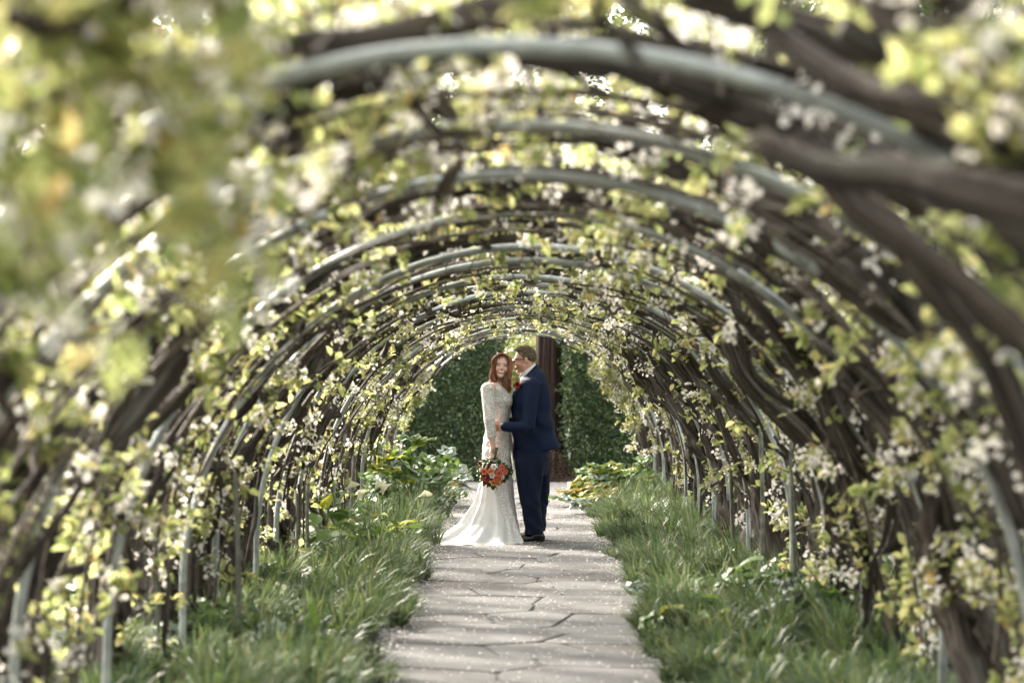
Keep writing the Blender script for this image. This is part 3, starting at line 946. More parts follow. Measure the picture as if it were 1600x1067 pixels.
def broad_plant(name, x, y, h, r, nl, size, mats, kinds, seed, label, cat="plant", group=None, up=.5):
    g_ = np.random.default_rng(seed)
    root = empty(name, (x, y, 0), label, cat, group)
    mb = MB()
    for k in range(nl):
        az = g_.uniform(0, 6.28); rad = r * math.sqrt(g_.random())
        hh = h * (1 - .55 * (rad / r) ** 1.5) * g_.uniform(.55, 1.08)
        tip = np.array([x + rad * math.cos(az), y + rad * math.sin(az), hh])
        b = np.array([x + g_.normal(0, .05), y + g_.normal(0, .05), 0])
        tt = np.linspace(0, 1, 7)[:, None]
        mid = (b + tip) / 2 + np.array([0, 0, hh * .25])
        Q = (1 - tt) ** 2 * b + 2 * tt * (1 - tt) * mid + tt ** 2 * tip
        V, F, A = tubes(Q[None], np.linspace(.007, .004, 7)[None], 5); mb.add(V, F)
        me = leaf_mesh(kinds[g_.integers(len(kinds))], mats[g_.integers(len(mats))])
        o = bpy.data.objects.new("leaf", me); C.objects.link(o); o.parent = root
        D = np.array([math.cos(az), math.sin(az), g_.uniform(-.55, .25) + up * .3]); D[:2] += g_.normal(0, .3, 2)
        Nn = np.array([g_.normal(0, .3), -.35 + g_.normal(0, .3), 1])
        s = size * g_.uniform(.65, 1.25)
        m = frame_mat(tip - np.array([x, y, 0]), D, Nn, s)
        o.matrix_basis = m
    st = mb.build("stems", M['stem'], root); st['kind'] = 'stuff'
    return root
def GX(px, d):  return (px - 818) / (FPX / d)
mixG = ['bl_green', 'bl_green', 'bl_green', 'bl_grey', 'bl_yellow']
# left, leaning over the path in front of the hedge
broad_plant("broad_leaved_plant", GX(603, 27.2), 27.2, .92, .30, 26, .27, mixG, ['round'], 11, "tall plant with big soft green leaves beside the far left trunk", group="broad-leaved plants")
broad_plant("broad_leaved_plant", GX(640, 27.6), 27.8, .78, .34, 28, .27, mixG, ['round'], 12, "pale green plant with big rounded leaves, between left trunk and bride's train", group="broad-leaved plants")
broad_plant("broad_leaved_plant", GX(678, 27.6), 28.2, .66, .26, 20, .26, ['bl_green', 'bl_grey', 'bl_grey'], ['round'], 13, "grey-green big-leaved plant reaching over the path edge left of the bride", group="broad-leaved plants")
broad_plant("broad_leaved_plant", GX(702, 25.5), 25.5, .36, .16, 9, .15, ['bl_dark', 'bl_green', 'bl_orange'], ['round'], 14, "small dark plant with one orange leaf at left path edge near the train", group="broad-leaved plants")
broad_plant("broad_leaved_plant", GX(560, 24.5), 24.8, .50, .3, 20, .20, ['bl_green', 'bl_dark'], ['round', 'arrow'], 24, "dark leafy plant at the base of the thick left trunk behind the lilies", group="broad-leaved plants")
# right, low mound with yellow and orange leaves
for k, (px, d, h, r_, nl, mats, lab) in enumerate([
    (915, 28.0, .26, .20, 16, ['bl_yellow', 'bl_yellow', 'bl_green', 'bl_green', 'bl_green', 'bl_orange'], "low yellow-green plant with orange-tinged leaves at the right path edge"),
    (945, 29.0, .36, .26, 24, ['bl_green', 'bl_yellow', 'bl_grey'], "low mound of rounded light green leaves before the right hedge"),
    (985, 29.0, .42, .28, 24, ['bl_yellow', 'bl_green', 'bl_green'], "bright green rounded-leaf plant beside the last right hoop"),
    (930, 26.3, .20, .20, 12, ['bl_grey', 'bl_green', 'bl_yellow', 'bl_orange'], "flat plant with one large mottled orange leaf on the right edge")]):
    broad_plant("broad_leaved_plant", GX(px, d), d, h * 1.25, r_ * 1.15, nl + 6, .25, mats, ['round', 'round2'], 40 + k, lab, group="broad-leaved plants")
# arum clumps, left middle
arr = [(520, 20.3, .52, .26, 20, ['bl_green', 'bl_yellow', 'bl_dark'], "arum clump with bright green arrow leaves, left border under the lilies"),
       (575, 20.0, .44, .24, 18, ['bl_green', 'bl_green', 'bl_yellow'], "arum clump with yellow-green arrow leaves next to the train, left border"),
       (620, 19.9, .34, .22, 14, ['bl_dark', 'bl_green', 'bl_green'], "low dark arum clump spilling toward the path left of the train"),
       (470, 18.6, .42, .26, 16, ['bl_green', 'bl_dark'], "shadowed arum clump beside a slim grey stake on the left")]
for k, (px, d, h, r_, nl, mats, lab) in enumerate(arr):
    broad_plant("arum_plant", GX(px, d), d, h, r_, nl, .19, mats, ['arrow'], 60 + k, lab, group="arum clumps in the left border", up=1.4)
# lower corners, dark and soft
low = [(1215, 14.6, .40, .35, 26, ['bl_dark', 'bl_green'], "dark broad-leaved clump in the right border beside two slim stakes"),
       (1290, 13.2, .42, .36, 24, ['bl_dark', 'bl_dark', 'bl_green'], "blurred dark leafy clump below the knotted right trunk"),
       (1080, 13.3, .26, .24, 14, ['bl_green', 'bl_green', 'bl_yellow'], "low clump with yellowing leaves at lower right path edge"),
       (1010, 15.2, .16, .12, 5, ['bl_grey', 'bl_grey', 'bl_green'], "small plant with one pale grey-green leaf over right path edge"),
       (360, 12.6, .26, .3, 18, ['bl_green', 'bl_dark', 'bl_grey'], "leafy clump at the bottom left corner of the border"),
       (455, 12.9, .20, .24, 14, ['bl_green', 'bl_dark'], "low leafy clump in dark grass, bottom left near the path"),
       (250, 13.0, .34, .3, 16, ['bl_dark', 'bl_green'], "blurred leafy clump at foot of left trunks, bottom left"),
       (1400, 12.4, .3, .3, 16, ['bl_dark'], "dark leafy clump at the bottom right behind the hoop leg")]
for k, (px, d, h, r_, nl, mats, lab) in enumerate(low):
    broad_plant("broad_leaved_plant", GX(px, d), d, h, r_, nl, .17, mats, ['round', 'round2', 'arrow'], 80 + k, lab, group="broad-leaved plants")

# calla lilies
def spathe():
    n, m = 12, 8
    V = []
    for j in range(m):
        v = j / (m - 1)
        for i in range(n):
            a = -math.pi * .92 + 2 * math.pi * .92 * i / (n - 1)
            r = .010 + .034 * v ** 1.6
            flare = max(0, math.cos(a)) * v ** 2
            V.append([r * math.sin(a) * (1 - .35 * flare), -r * math.cos(a) * (1 + 1.2 * flare), .10 * v + .035 * flare * v])
    idx = np.arange(n * m).reshape(m, n)
    F = np.stack([idx[:-1, :-1], idx[:-1, 1:], idx[1:, 1:], idx[1:, :-1]], -1).reshape(-1, 4)
    return np.array(V), F
SV, SF = spathe()
lil = [(541, 764, 21.6, "white calla lily leftmost in the row under the thick trunk", .9), (585, 766, 21.3, "creamy calla lily tilted right, second in the left row", .6),
       (598, 772, 21.5, "upright calla lily close beside the creamy tilted one", .1), (560, 780, 22.0, "calla lily bud lowest among the left group", .3), (655, 776, 22.6, "white calla lily leaning over the path edge toward the train", 1.1)]
for k, (px, py, d, lab, tl) in enumerate(lil):
    top = PX(px, py, d)
    x0, y0 = top[0] - .10 * (1 if tl > .2 else 0), d + .03
    root = empty("calla_lily", (x0, y0, 0), lab, "flower", "calla lilies in the border")
    tt = np.linspace(0, 1, 10)[:, None]
    b = np.array([x0, y0, 0]); mid = np.array([x0, y0, top[2] * .7])
    Q = (1 - tt) ** 2 * b + 2 * tt * (1 - tt) * mid + tt ** 2 * top
    mb = MB(); capped_tube(mb, Q, np.linspace(.008, .006, 10), 8); mb.build("stem", M['stem'], root)
    dirv = Vector((math.sin(tl), -.25, math.cos(tl))).normalized()
    rot = np.array(dirv.to_track_quat('Z', 'Y').to_matrix())
    ax = np.array([[math.cos(1.2), -math.sin(1.2), 0], [math.sin(1.2), math.cos(1.2), 0], [0, 0, 1]])
    mb = MB(); mb.add((SV @ ax.T) @ rot.T * .8 + top, SF); mb.build("spathe", M['lily'], root)
    mb = MB(); sp = np.array([[0, 0, .01], [0, 0, .04], [0, 0, .075]]) @ rot.T + top
    capped_tube(mb, sp, np.array([.005, .006, .004]), 6); mb.build("spadix", M['spadix'], root)

# slim stakes and water shoots
stakes = [(370, 740, 985, 12.9, "blurred slim grey stake in the dark grass, lower left"), (244, 700, 1000, 11.6, "slim dark stake close behind the nearest visible left hoop leg"), (483, 755, 870, 17.4, "slim green-grey stake rising from the left border, right of a trunk"),
          (512, 780, 830, 20.4, "short grey stake beside the calla lilies"), (551, 712, 790, 22.9, "short weathered stake against the thick left trunk"), (461, 770, 880, 17.0, "pale slim stake close to the yellowing twigs, left"),
          (1190, 640, 940, 16.0, "slim grey-brown stake in the right border, left one of a pair"), (1236, 690, 965, 14.6, "slim grey stake in the right border, right one of a pair"),
          (1146, 700, 870, 18.8, "slim stake further along the right border behind the pair"), (1085, 720, 810, 24.2, "grey-green stake beside the sharp right trunk"), (1012, 700, 765, 32.4, "pale stake by the far right hoop leg")]
M['stake'] = plain('weathered_stake', (.13, .13, .105), .8, .2, var=.4)
for k, (px, py0, py1, d, lab) in enumerate(stakes):
    t = PX(px, py0, d); x = GX(px, d) + .01 * math.sin(k * 3)
    mb = MB(); tt = np.linspace(0, 1, 8)
    Q = np.stack([x + .012 * np.sin(tt * 4 + k) * 1.0, np.full(8, d), -.05 + (t[2] + .05) * tt], -1)
    capped_tube(mb, Q, np.full(8, .011 if k % 2 else .014), 8, bumpy=.06)
    o = mb.build("garden_stake", M['stake']); tag(o, lab, "stake", "slim stakes in the borders")

# ------------------------------------------------------------------ people: signed-distance modelling
def surface_nets(F, xs, ys, zs):
    S = F < 0
    nx, ny, nz = F.shape
    cs = np.zeros((nx - 1, ny - 1, nz - 1), np.uint8)
    for dx in (0, 1):
        for dy in (0, 1):
            for dz in (0, 1):
                cs += S[dx:nx - 1 + dx, dy:ny - 1 + dy, dz:nz - 1 + dz]
    act = (cs > 0) & (cs < 8)
    ci = np.argwhere(act)
    idx = -np.ones(act.shape, np.int64); idx[act] = np.arange(len(ci))
    acc = np.zeros((len(ci), 3)); cnt = np.zeros(len(ci))
    corners = [(a, b, c) for a in (0, 1) for b in (0, 1) for c in (0, 1)]
    G = (xs, ys, zs)
    for a in range(8):
        for b in range(a + 1, 8):
            ca, cb = np.array(corners[a]), np.array(corners[b])
            if np.abs(ca - cb).sum() != 1: continue
            pa, pb = ci + ca, ci + cb
            fa = F[pa[:, 0], pa[:, 1], pa[:, 2]].astype(float); fb = F[pb[:, 0], pb[:, 1], pb[:, 2]].astype(float)
            m = (fa < 0) != (fb < 0)
            t = np.where(m, fa / np.where(m, fa - fb, 1), 0)
            A = np.stack([G[k][pa[:, k]] for k in range(3)], -1); B = np.stack([G[k][pb[:, k]] for k in range(3)], -1)
            acc += np.where(m[:, None], A + (B - A) * t[:, None], 0); cnt += m
    V = acc / cnt[:, None]
    quads = []
    for ax in range(3):
        o1, o2 = [(1, 2), (2, 0), (0, 1)][ax]
        sl0 = [slice(None)] * 3; sl1 = [slice(None)] * 3
        sl0[ax] = slice(0, -1); sl1[ax] = slice(1, None)
        ch = S[tuple(sl0)] != S[tuple(sl1)]
        e = np.argwhere(ch)
        e = e[(e[:, o1] > 0) & (e[:, o2] > 0) & (e[:, o1] < F.shape[o1] - 1) & (e[:, o2] < F.shape[o2] - 1)]
        d1 = np.zeros(3, int); d1[o1] = 1; d2 = np.zeros(3, int); d2[o2] = 1
        q = np.stack([idx[tuple((e - d1 - d2).T)], idx[tuple((e - d2).T)], idx[tuple(e.T)], idx[tuple((e - d1).T)]], -1)
        inside = S[tuple(e.T)]
        q[~inside] = q[~inside][:, ::-1]
        quads.append(q)
    Q = np.concatenate(quads); Q = Q[(Q >= 0).all(1)]
    return V, Q

class Field:
    def __init__(s, lo, hi, h, zs=None):
        s.xs = np.arange(lo[0], hi[0] + h, h); s.ys = np.arange(lo[1], hi[1] + h, h)
        s.zs = np.arange(lo[2], hi[2] + h, h) if zs is None else zs
        s.F = np.full((len(s.xs), len(s.ys), len(s.zs)), .5, np.float32)
    def op(s, lo, hi, fn, k=.01, mode='u', pad=None):
        pad = (.03 + k) if pad is None else pad
        r = []
        for g, a, b in zip((s.xs, s.ys, s.zs), lo, hi):
            i0 = np.searchsorted(g, a - pad); i1 = np.searchsorted(g, b + pad)
            r.append(slice(max(0, i0), min(len(g), max(i1, i0 + 1))))
        X = s.xs[r[0]][:, None, None]; Y = s.ys[r[1]][None, :, None]; Z = s.zs[r[2]][None, None, :]
        if 0 in (X.size, Y.size, Z.size): return
        d = np.asarray(fn(X, Y, Z), np.float32)
        A = s.F[r[0], r[1], r[2]]
        if mode == 'u':
            h = np.clip(.5 + .5 * (A - d) / k, 0, 1)
            s.F[r[0], r[1], r[2]] = A * (1 - h) + d * h - k * h * (1 - h)
        elif mode == 's':
            h = np.clip(.5 - .5 * (A + d) / k, 0, 1)
            s.F[r[0], r[1], r[2]] = A * (1 - h) - d * h + k * h * (1 - h)
        elif mode == 'i':
            s.F[r[0], r[1], r[2]] = np.maximum(A, d)
        elif mode == 'add':
            s.F[r[0], r[1], r[2]] = A + d
    def cone(s, a, b, ra, rb, k=.01, mode='u'):
        a = np.asarray(a, float); b = np.asarray(b, float); rm = max(ra, rb)
        ab = b - a; L2 = max(ab @ ab, 1e-9)
        def fn(X, Y, Z):
            t = np.clip(((X - a[0]) * ab[0] + (Y - a[1]) * ab[1] + (Z - a[2]) * ab[2]) / L2, 0, 1)
            return np.sqrt((X - a[0] - t * ab[0]) ** 2 + (Y - a[1] - t * ab[1]) ** 2 + (Z - a[2] - t * ab[2]) ** 2) - (ra + (rb - ra) * t)
        s.op(np.minimum(a, b) - rm, np.maximum(a, b) + rm, fn, k, mode)
    def ell(s, c, r, k=.01, mode='u', R=None):
        c = np.asarray(c, float); r = np.asarray(r, float); Rm = np.eye(3) if R is None else R   # rows: local axes in world
        def fn(X, Y, Z):
            x, y, z = X - c[0], Y - c[1], Z - c[2]
            q = [(x * Rm[i][0] + y * Rm[i][1] + z * Rm[i][2]) for i in range(3)]
            k0 = np.sqrt(sum((q[i] / r[i]) ** 2 for i in range(3))); k1 = np.sqrt(sum((q[i] / r[i] ** 2) ** 2 for i in range(3)))
            return k0 * (k0 - 1) / np.maximum(k1, 1e-6)
        e = np.sqrt(sum((Rm[i] * r[i]) ** 2 for i in range(3)))
        s.op(c - e, c + e, fn, k, mode)
    def loft(s, st, k=.01, mode='u', warp=None, p=2.2):
        """st rows: z, cx, cy, rx, ry"""
        st = np.array(st, float); st = st[np.argsort(st[:, 0])]
        z0, z1 = st[0, 0], st[-1, 0]
        def fn(X, Y, Z):
            zc = np.clip(Z, z0, z1)
            f = [np.interp(zc.ravel(), st[:, 0], st[:, i]).reshape(zc.shape) for i in range(1, 5)]
            x, y = X - f[0], Y - f[1]
            rad = (np.abs(x / f[2]) ** p + np.abs(y / f[3]) ** p) ** (1 / p)
            d = (rad - 1) * np.minimum(f[2], f[3])
            if warp is not None: d = d + warp(X, Y, Z)
            dz = np.maximum(z0 - Z, Z - z1)
            return np.where(dz > 0, np.sqrt(np.maximum(d, 0) ** 2 + dz ** 2), np.maximum(d, dz * 1.0))
        mx = st[:, 3].max(); my = st[:, 4].max()
        s.op((st[:, 1].min() - mx, st[:, 2].min() - my, z0), (st[:, 1].max() + mx, st[:, 2].max() + my, z1), fn, k, mode)
    def mesh(s): return surface_nets(s.F, s.xs, s.ys, s.zs)

def head(fd, c, fwd, up, s, female):
    """adds a head to the field; returns the frame"""
    f = np.array(fwd, float); f /= np.linalg.norm(f)
    u = np.array(up, float); u -= f * (u @ f); u /= np.linalg.norm(u)
    r = np.cross(f, u)
    c = np.array(c, float)
    W = lambda a, b, h: c + s * (a * f + b * r + h * u)
    Rm = np.array([f, r, u])
    E = lambda p, rr, k, mode='u': fd.ell(W(*p), np.array(rr) * s, k * s, mode, Rm)
    E((-.015, 0, .032), (.097, .077, .085), .01)
    E((.025, 0, -.025), (.064, .056 if female else .060, .085), .03)
    for q in (-1, 1):
        fd.cone(W(-.012, q * (.044 if female else .052), -.045), W(.062, q * .014, -.100), (.017 if female else .022) * s, (.014 if female else .017) * s, .025 * s)
        E((.060, q * .036, -.030), (.028, .026, .026), .02)
    E((.073, 0, -.097), (.019, .021, .017), .018)
    fd.cone(W(.076, -.035, .026), W(.076, .035, .026), .012 * s, .012 * s, .016 * s)
    fd.cone(W(.086, 0, .014), W(.107, 0, -.022), .0075 * s, .0105 * s, .010 * s)
    for q in (-1, 1):
        E((.096, q * .011, -.027), (.009, .007, .007), .006)
        fd.ell(W(.104, q * .031, .005), np.array([.012 if female else .016, .016, .011]) * s, .010 * s, 's', Rm)
        E((.076, q * .031, .005), (.0135, .014, .0125), .003)
        E((-.008, q * .079, -.008), (.018, .009, .032), .006)
    E((.086, 0, -.056), (.014, .027, .010), .008)
    E((.083, 0, -.066), (.014, .022, .009), .006)
    return c, f, r, u, s, W

def face_index(V, Q, c, f, r, u, s, female):
    """material index per quad: 0 skin 1 lips 2 teeth 3 eye white 4 iris 5 brow"""
    P = (V[Q].mean(1) - c) / s
    a, b, h = P @ f, P @ r, P @ u
    mi = np.zeros(len(Q), int)
    near = (np.abs(a) < .14) & (np.abs(b) < .1) & (np.abs(h) < .14)
    smile = -.057 + 11 * b * b * (1 if female else .3)
    mi[near & (a > .070) & (np.abs(b) < (.033 if female else .024)) & (np.abs(h - smile) < .0115 * (1 - (np.abs(b) / .034) ** 2))] = 1
    if female:
        mi[near & (a > .070) & (np.abs(b) < .023) & (np.abs(h - smile) < .0078 * (1 - (np.abs(b) / .028) ** 2))] = 2
    for q in (-1, 1):
        db, dh = b - q * .031, h - .005
        eye = near & (a > .07) & ((db / .0145) ** 2 + (dh / .0065) ** 2 < 1)
        mi[eye] = 3
        mi[near & (a > .07) & (db ** 2 + dh ** 2 < .0062 ** 2)] = 4
        mi[near & (a > .06) & (np.abs(db) < .0165) & (np.abs(dh - .0078 + 14 * db ** 2) < .0022)] = 5
        mi[near & (a > .05) & (np.abs(b - q * .034) < .021) & (np.abs(h - .0275 + 12 * (b - q * .031) ** 2) < (.0024 if female else .0036))] = 5
    return mi

def hand(fd, wrist, d, pn, s, curl=.5, thumb=1, spread=.16):
    """palm plus five bent fingers; d: direction of palm, pn: palm normal (fingers curl towards it)"""
    d = np.array(d, float); d /= np.linalg.norm(d)
    n_ = np.array(pn, float); n_ -= d * (n_ @ d); n_ /= np.linalg.norm(n_)
    r = np.cross(d, n_)
    w = np.array(wrist, float)
    W = lambda a, b, h: w + s * (a * d + b * r + h * n_)
    fd.cone(W(-.01, 0, 0), W(.02, 0, 0), .024 * s, .025 * s, .01)
    for b0 in (-.026, -.009, .009, .026):
        fd.cone(W(.015, b0 * .75, 0), W(.085, b0, 0), .015 * s, .0115 * s, .010)
    for (b0, L, dl) in ((-.029, .068, -.004), (-.010, .080, .003), (.010, .074, .001), (.028, .056, -.008)):
        p = W(.085 + dl, b0, 0); ang = 0
        ln = [L * .45, L * .31, L * .24]; rr = [.0098, .0088, .0078, .0068]
        for j in range(3):
            ang += curl * (.75, .95, .7)[j]
            dd = math.cos(ang) * d + math.sin(ang) * n_ + b0 * spread * 6 * r * (1 if j == 0 else .6)
            q = p + dd / np.linalg.norm(dd) * ln[j] * s
            fd.cone(p, q, rr[j] * s, rr[j + 1] * s, .0015); p = q
    t0 = W(.022, -thumb * .024, .004); t1 = W(.052, -thumb * .050, .016); t2 = W(.078, -thumb * .056, .032 + .01 * curl); t3 = W(.098, -thumb * .050, .045 + .012 * curl)
    fd.cone(t0, t1, .0150 * s, .0115 * s, .008); fd.cone(t1, t2, .0112 * s, .0095 * s, .003); fd.cone(t2, t3, .0095 * s, .0078 * s, .002)
    return W

def skin_mat(name, a, b):
    m, nt, p, out = new_mat(name)
    n = noise_tex(nt, coords(nt), 18, 4)
    nt.links.new(ramp(nt, n, [(.3, a), (.7, b)]), p.inputs["Base Color"])
    p.inputs["Roughness"].default_value = .5
    p.inputs["Specular IOR Level"].default_value = .35
    p.inputs["Subsurface Weight"].default_value = .12
    p.inputs["Subsurface Radius"].default_value = (.02, .008, .004)
    p.inputs["Subsurface Scale"].default_value = .5
    return m
skinF = [skin_mat("fair_skin", (.62, .38, .30), (.72, .47, .38)), plain("pink_lips", (.50, .14, .13), .35), plain("teeth", (.78, .75, .70), .3),
         plain("eye_white", (.55, .52, .50), .3), plain("dark_iris", (.03, .02, .015), .2), plain("auburn_brow", (.20, .10, .06), .7)]
skinM = [skin_mat("ruddy_skin", (.54, .29, .21), (.64, .37, .27)), plain("lips", (.34, .12, .10), .4), skinF[2], skinF[3], skinF[4], plain("sandy_brow", (.13, .08, .045), .7)]

Y0 = 21.84
def B(px, py, dy=0.0):
    s = FPX / (Y0 + dy)
    return np.array([(px - 818) / s, Y0 + dy, CAM_H + (600 - py) / s])
X_ = lambda px: (px - 818) / 173.0
Z_ = lambda py: (845.7 - py) / 173.0
S3 = lambda st: [(Z_(py), X_(cx), Y0 + cy, rx, ry) for (py, cx, cy, rx, ry) in st]

# ---- bride
bride = empty("person", (X_(783), Y0, 0), "smiling woman with long auburn hair in white lace wedding dress, looking at camera", "person")
zs = np.concatenate([np.arange(-.01, .80, .012), np.arange(.80, 1.36, .005), np.arange(1.36, 1.76, .003)])
fd = Field((X_(742), Y0 - .32, 0), (X_(830), Y0 + .36, 0), .0045, zs)
fd.loft(S3([(800, 785, 0, .06, .10), (740, 778, 0, .085, .12), (715, 776, 0, .115, .16), (690, 776, 0, .108, .155), (655, 779, 0, .085, .118), (625, 782, 0, .105, .15), (607, 776, 0, .085, .15), (600, 775, 0, .055, .10)]), .02)
fd.cone(B(783, 830, -.07), B(779, 720, -.08), .04, .075, .02); fd.cone(B(786, 830, .07), B(781, 720, .08), .04, .075, .02)
for dy in (-.07, .07):
    fd.cone(B(780, 842, dy), B(800, 843, dy), .026, .022, .02)
fd.cone(B(777, 612), B(781, 585, .01), .052, .043, .02)
fd.cone(B(777, 603, -.02), B(766, 607, -.155), .045, .05, .02); fd.cone(B(777, 603, .02), B(780, 606, .155), .045, .05, .02)
sR, eR, wR = B(762, 608, -.165), B(765, 657, -.235), B(770, 696, -.235)
fd.cone(sR, eR, .048, .038, .02); fd.cone(eR, wR, .037, .024, .01)
sL, eL, wL = B(780, 608, .165), B(786, 650, .27), B(808, 640, .30)
fd.cone(sL, eL, .046, .036, .02); fd.cone(eL, wL, .035, .023, .01)
hand(fd, wR + np.array([0.002, 0, -.01]), (.12, .0, -1), (.55, -.75, 0), .92, 1.15, -1)
hand(fd, wL + np.array([.01, 0, 0]), (1, .05, .1), (0, -1, 0), .9, .4, 1)
hB = head(fd, B(783.0, 571.5, -.02), (.10, -1, -.03), (.10, 0, 1), .92, True)
V, Q = fd.mesh()
mi = face_index(V, Q, *hB[:5], True)
mb = MB(); mb.add(V, Q, mi)
mb.build("body", skinF, bride)

def lace_mat(name, base, hi, scale, holes=0.0):
    m, nt, p, out = new_mat(name)
    v = coords(nt)
    vo = N(nt, "ShaderNodeTexVoronoi"); vo.feature = 'DISTANCE_TO_EDGE'
    vo.inputs["Scale"].default_value = scale
    wn = N(nt, "ShaderNodeTexNoise"); wn.inputs["Scale"].default_value = scale * .6
    nt.links.new(v, wn.inputs["Vector"])
    ad = N(nt, "ShaderNodeMix", data_type='VECTOR'); ad.inputs[0].default_value = .06
    nt.links.new(v, ad.inputs[4]); nt.links.new(wn.outputs["Color"], ad.inputs[5])
    nt.links.new(ad.outputs[1], vo.inputs["Vector"])
    n = noise_tex(nt, v, scale * .35, 5, .7)
    mult = N(nt, "ShaderNodeMath", operation='MULTIPLY'); nt.links.new(vo.outputs["Distance"], mult.inputs[0]); mult.inputs[1].default_value = 3.2
    sub = N(nt, "ShaderNodeMath", operation='SUBTRACT'); nt.links.new(n, sub.inputs[0]); nt.links.new(mult.outputs[0], sub.inputs[1])
    col = ramp(nt, sub.outputs[0], [(.02, base), (.22, tuple((a + b) / 2 for a, b in zip(base, hi))), (.34, hi)])
    nt.links.new(col, p.inputs["Base Color"])
    p.inputs["Roughness"].default_value = .6
    bump(nt, p, sub.outputs[0], .8, .006)
    return m
M['lace'] = lace_mat("bridal_lace", (.54, .49, .46), (.93, .92, .90), 56)
M['lace_skirt'] = lace_mat("bridal_skirt", (.66, .63, .60), (.86, .85, .83), 40)
def tulle():
    m, nt, p, out = new_mat("white_tulle")
    v = coords(nt, scale=(1, 1, .25))
    n = noise_tex(nt, v, 14, 5, .6)
    nt.links.new(ramp(nt, n, [(.3, (.74, .735, .74)), (.7, (.88, .88, .87))]), p.inputs["Base Color"])
    bump(nt, p, n, .5, .01)
    p.inputs["Roughness"].default_value = .55
    tr = N(nt, "ShaderNodeBsdfTranslucent"); tr.inputs[0].default_value = (.85, .85, .84, 1)
    mx = N(nt, "ShaderNodeMixShader"); mx.inputs[0].default_value = .3
    nt.links.new(p.outputs[0], mx.inputs[1]); nt.links.new(tr.outputs[0], mx.inputs[2]); nt.links.new(mx.outputs[0], out.inputs[0])
    return m
M['tulle'] = tulle()

# dress: bodice + sleeves + fitted skirt + train in one surface
zs = np.concatenate([np.arange(.000, .12, .005), np.arange(.12, .8, .009), np.arange(.80, 1.46, .006)])
fd = Field((X_(674), Y0 - .66, 0), (X_(818), Y0 + .56, 0), .0075, zs)
wr = lambda X, Y, Z: .0025 * np.sin(Z * 70 + 12 * X + 3 * np.sin(Y * 20))
fd.loft(S3([(738, 776, 0, .136, .178), (715, 776, 0, .131, .178), (700, 775.5, 0, .125, .172), (685, 776, 0, .117, .163), (668, 777.5, 0, .102, .140), (655, 778.5, 0, .096, .130), (640, 780, 0, .104, .140), (625, 781.5, 0, .112, .156), (612, 779, 0, .105, .162), (604, 776, 0, .085, .16), (600, 775, 0, .06, .14)]), .012, warp=wr)
fd.ell(B(791, 626, -.065), (.055, .062, .062), .03); fd.ell(B(791, 626, .065), (.055, .062, .062), .03)
for (a, e, w_) in ((sR, eR, wR), (sL, eL, wL)):
    fd.cone(a, e, .062, .050, .022)
    fd.cone(e, e + (w_ - e) * .58, .050, .047, .012)
# neckline opening
fd.ell(B(788, 597, -.06), (.075, .10, .062), .01, 's')
zl = np.array([0, .03, .08, .17, .26, .36, .5, .7])
ex = np.array([.76, .56, .42, .27, .185, .10, .035, 0.])
rbx = np.array([.155, .145, .135, .130, .130, .134, .140, .134])
cxx = np.array([X_(786), X_(786), X_(787), X_(786.5), X_(784), X_(781), X_(778), X_(776)])
def skirt(X, Y, Z):
    z = np.clip(Z, 0, .7)
    I = lambda arr: np.interp(z.ravel(), zl, arr).reshape(z.shape)
    x, y = X - I(cxx), Y - Y0
    ph = np.arctan2(y, x)
    p0 = -math.pi * .86
    w_ = ((1 + np.cos(ph - p0)) / 2) ** 1.7
    e = I(ex) * w_
    low = (1 - z / .7)
    fold = low * (.25 + w_) * (.026 * np.sin(11 * ph + 3 * z) + .018 * np.sin(19 * ph + 1.3 + 4 * z) + .008 * np.sin(31 * ph - 5 * z))
    fold = fold * np.minimum(1, .35 + 4 * e) * (1 + 1.2 * np.exp(-z * 14))
    ry = I(rbx) * 1.18
    rb = 1 / np.sqrt((np.cos(ph) / I(rbx)) ** 2 + (np.sin(ph) / ry) ** 2)
    d = (np.sqrt(x * x + y * y) - rb - e - fold) * np.where(Z < .1, .45, .75)
    return np.maximum(d, Z - .70)
fd.op((X_(674), Y0 - .66, 0), (X_(818), Y0 + .56, .70), skirt, .02)
fd.F[:, :, 0] = np.maximum(fd.F[:, :, 0], .002)
V, Q = fd.mesh()
cen = V[Q].mean(1)
# tulle on the train, lace on body
xl = (cen[:, 0] - np.interp(cen[:, 2], zl, cxx)); rr_ = np.hypot(xl, cen[:, 1] - Y0)
mi = np.where(cen[:, 2] > .74, 0, np.where((cen[:, 2] < .62 - .5 * np.clip(xl + .07, 0, .3) / .1) & (xl < .06) & (rr_ > .13), 2, 1))
mb = MB(); mb.add(V, Q, mi)
mb.build("wedding_dress", [M['lace'], M['lace_skirt'], M['tulle']], bride)

# bride's hair: wavy locks from the parting
def locks(n, root_fn, path_fn, r0, r1, m=16, sides=5):
    PP = np.zeros((n, m, 3)); RR = np.zeros((n, m))
    for i in range(n):
        PP[i] = path_fn(i, m)
        t = np.linspace(0, 1, m)
        RR[i] = r0 * (1 - t ** 3 * .8) * (.7 + .6 * t * (1 - t) * 2)
    return PP, RR
c_, f_, r_, u_, s_, Wd = hB
hg = np.random.default_rng(5)
PP = []; RR = []
m = 20
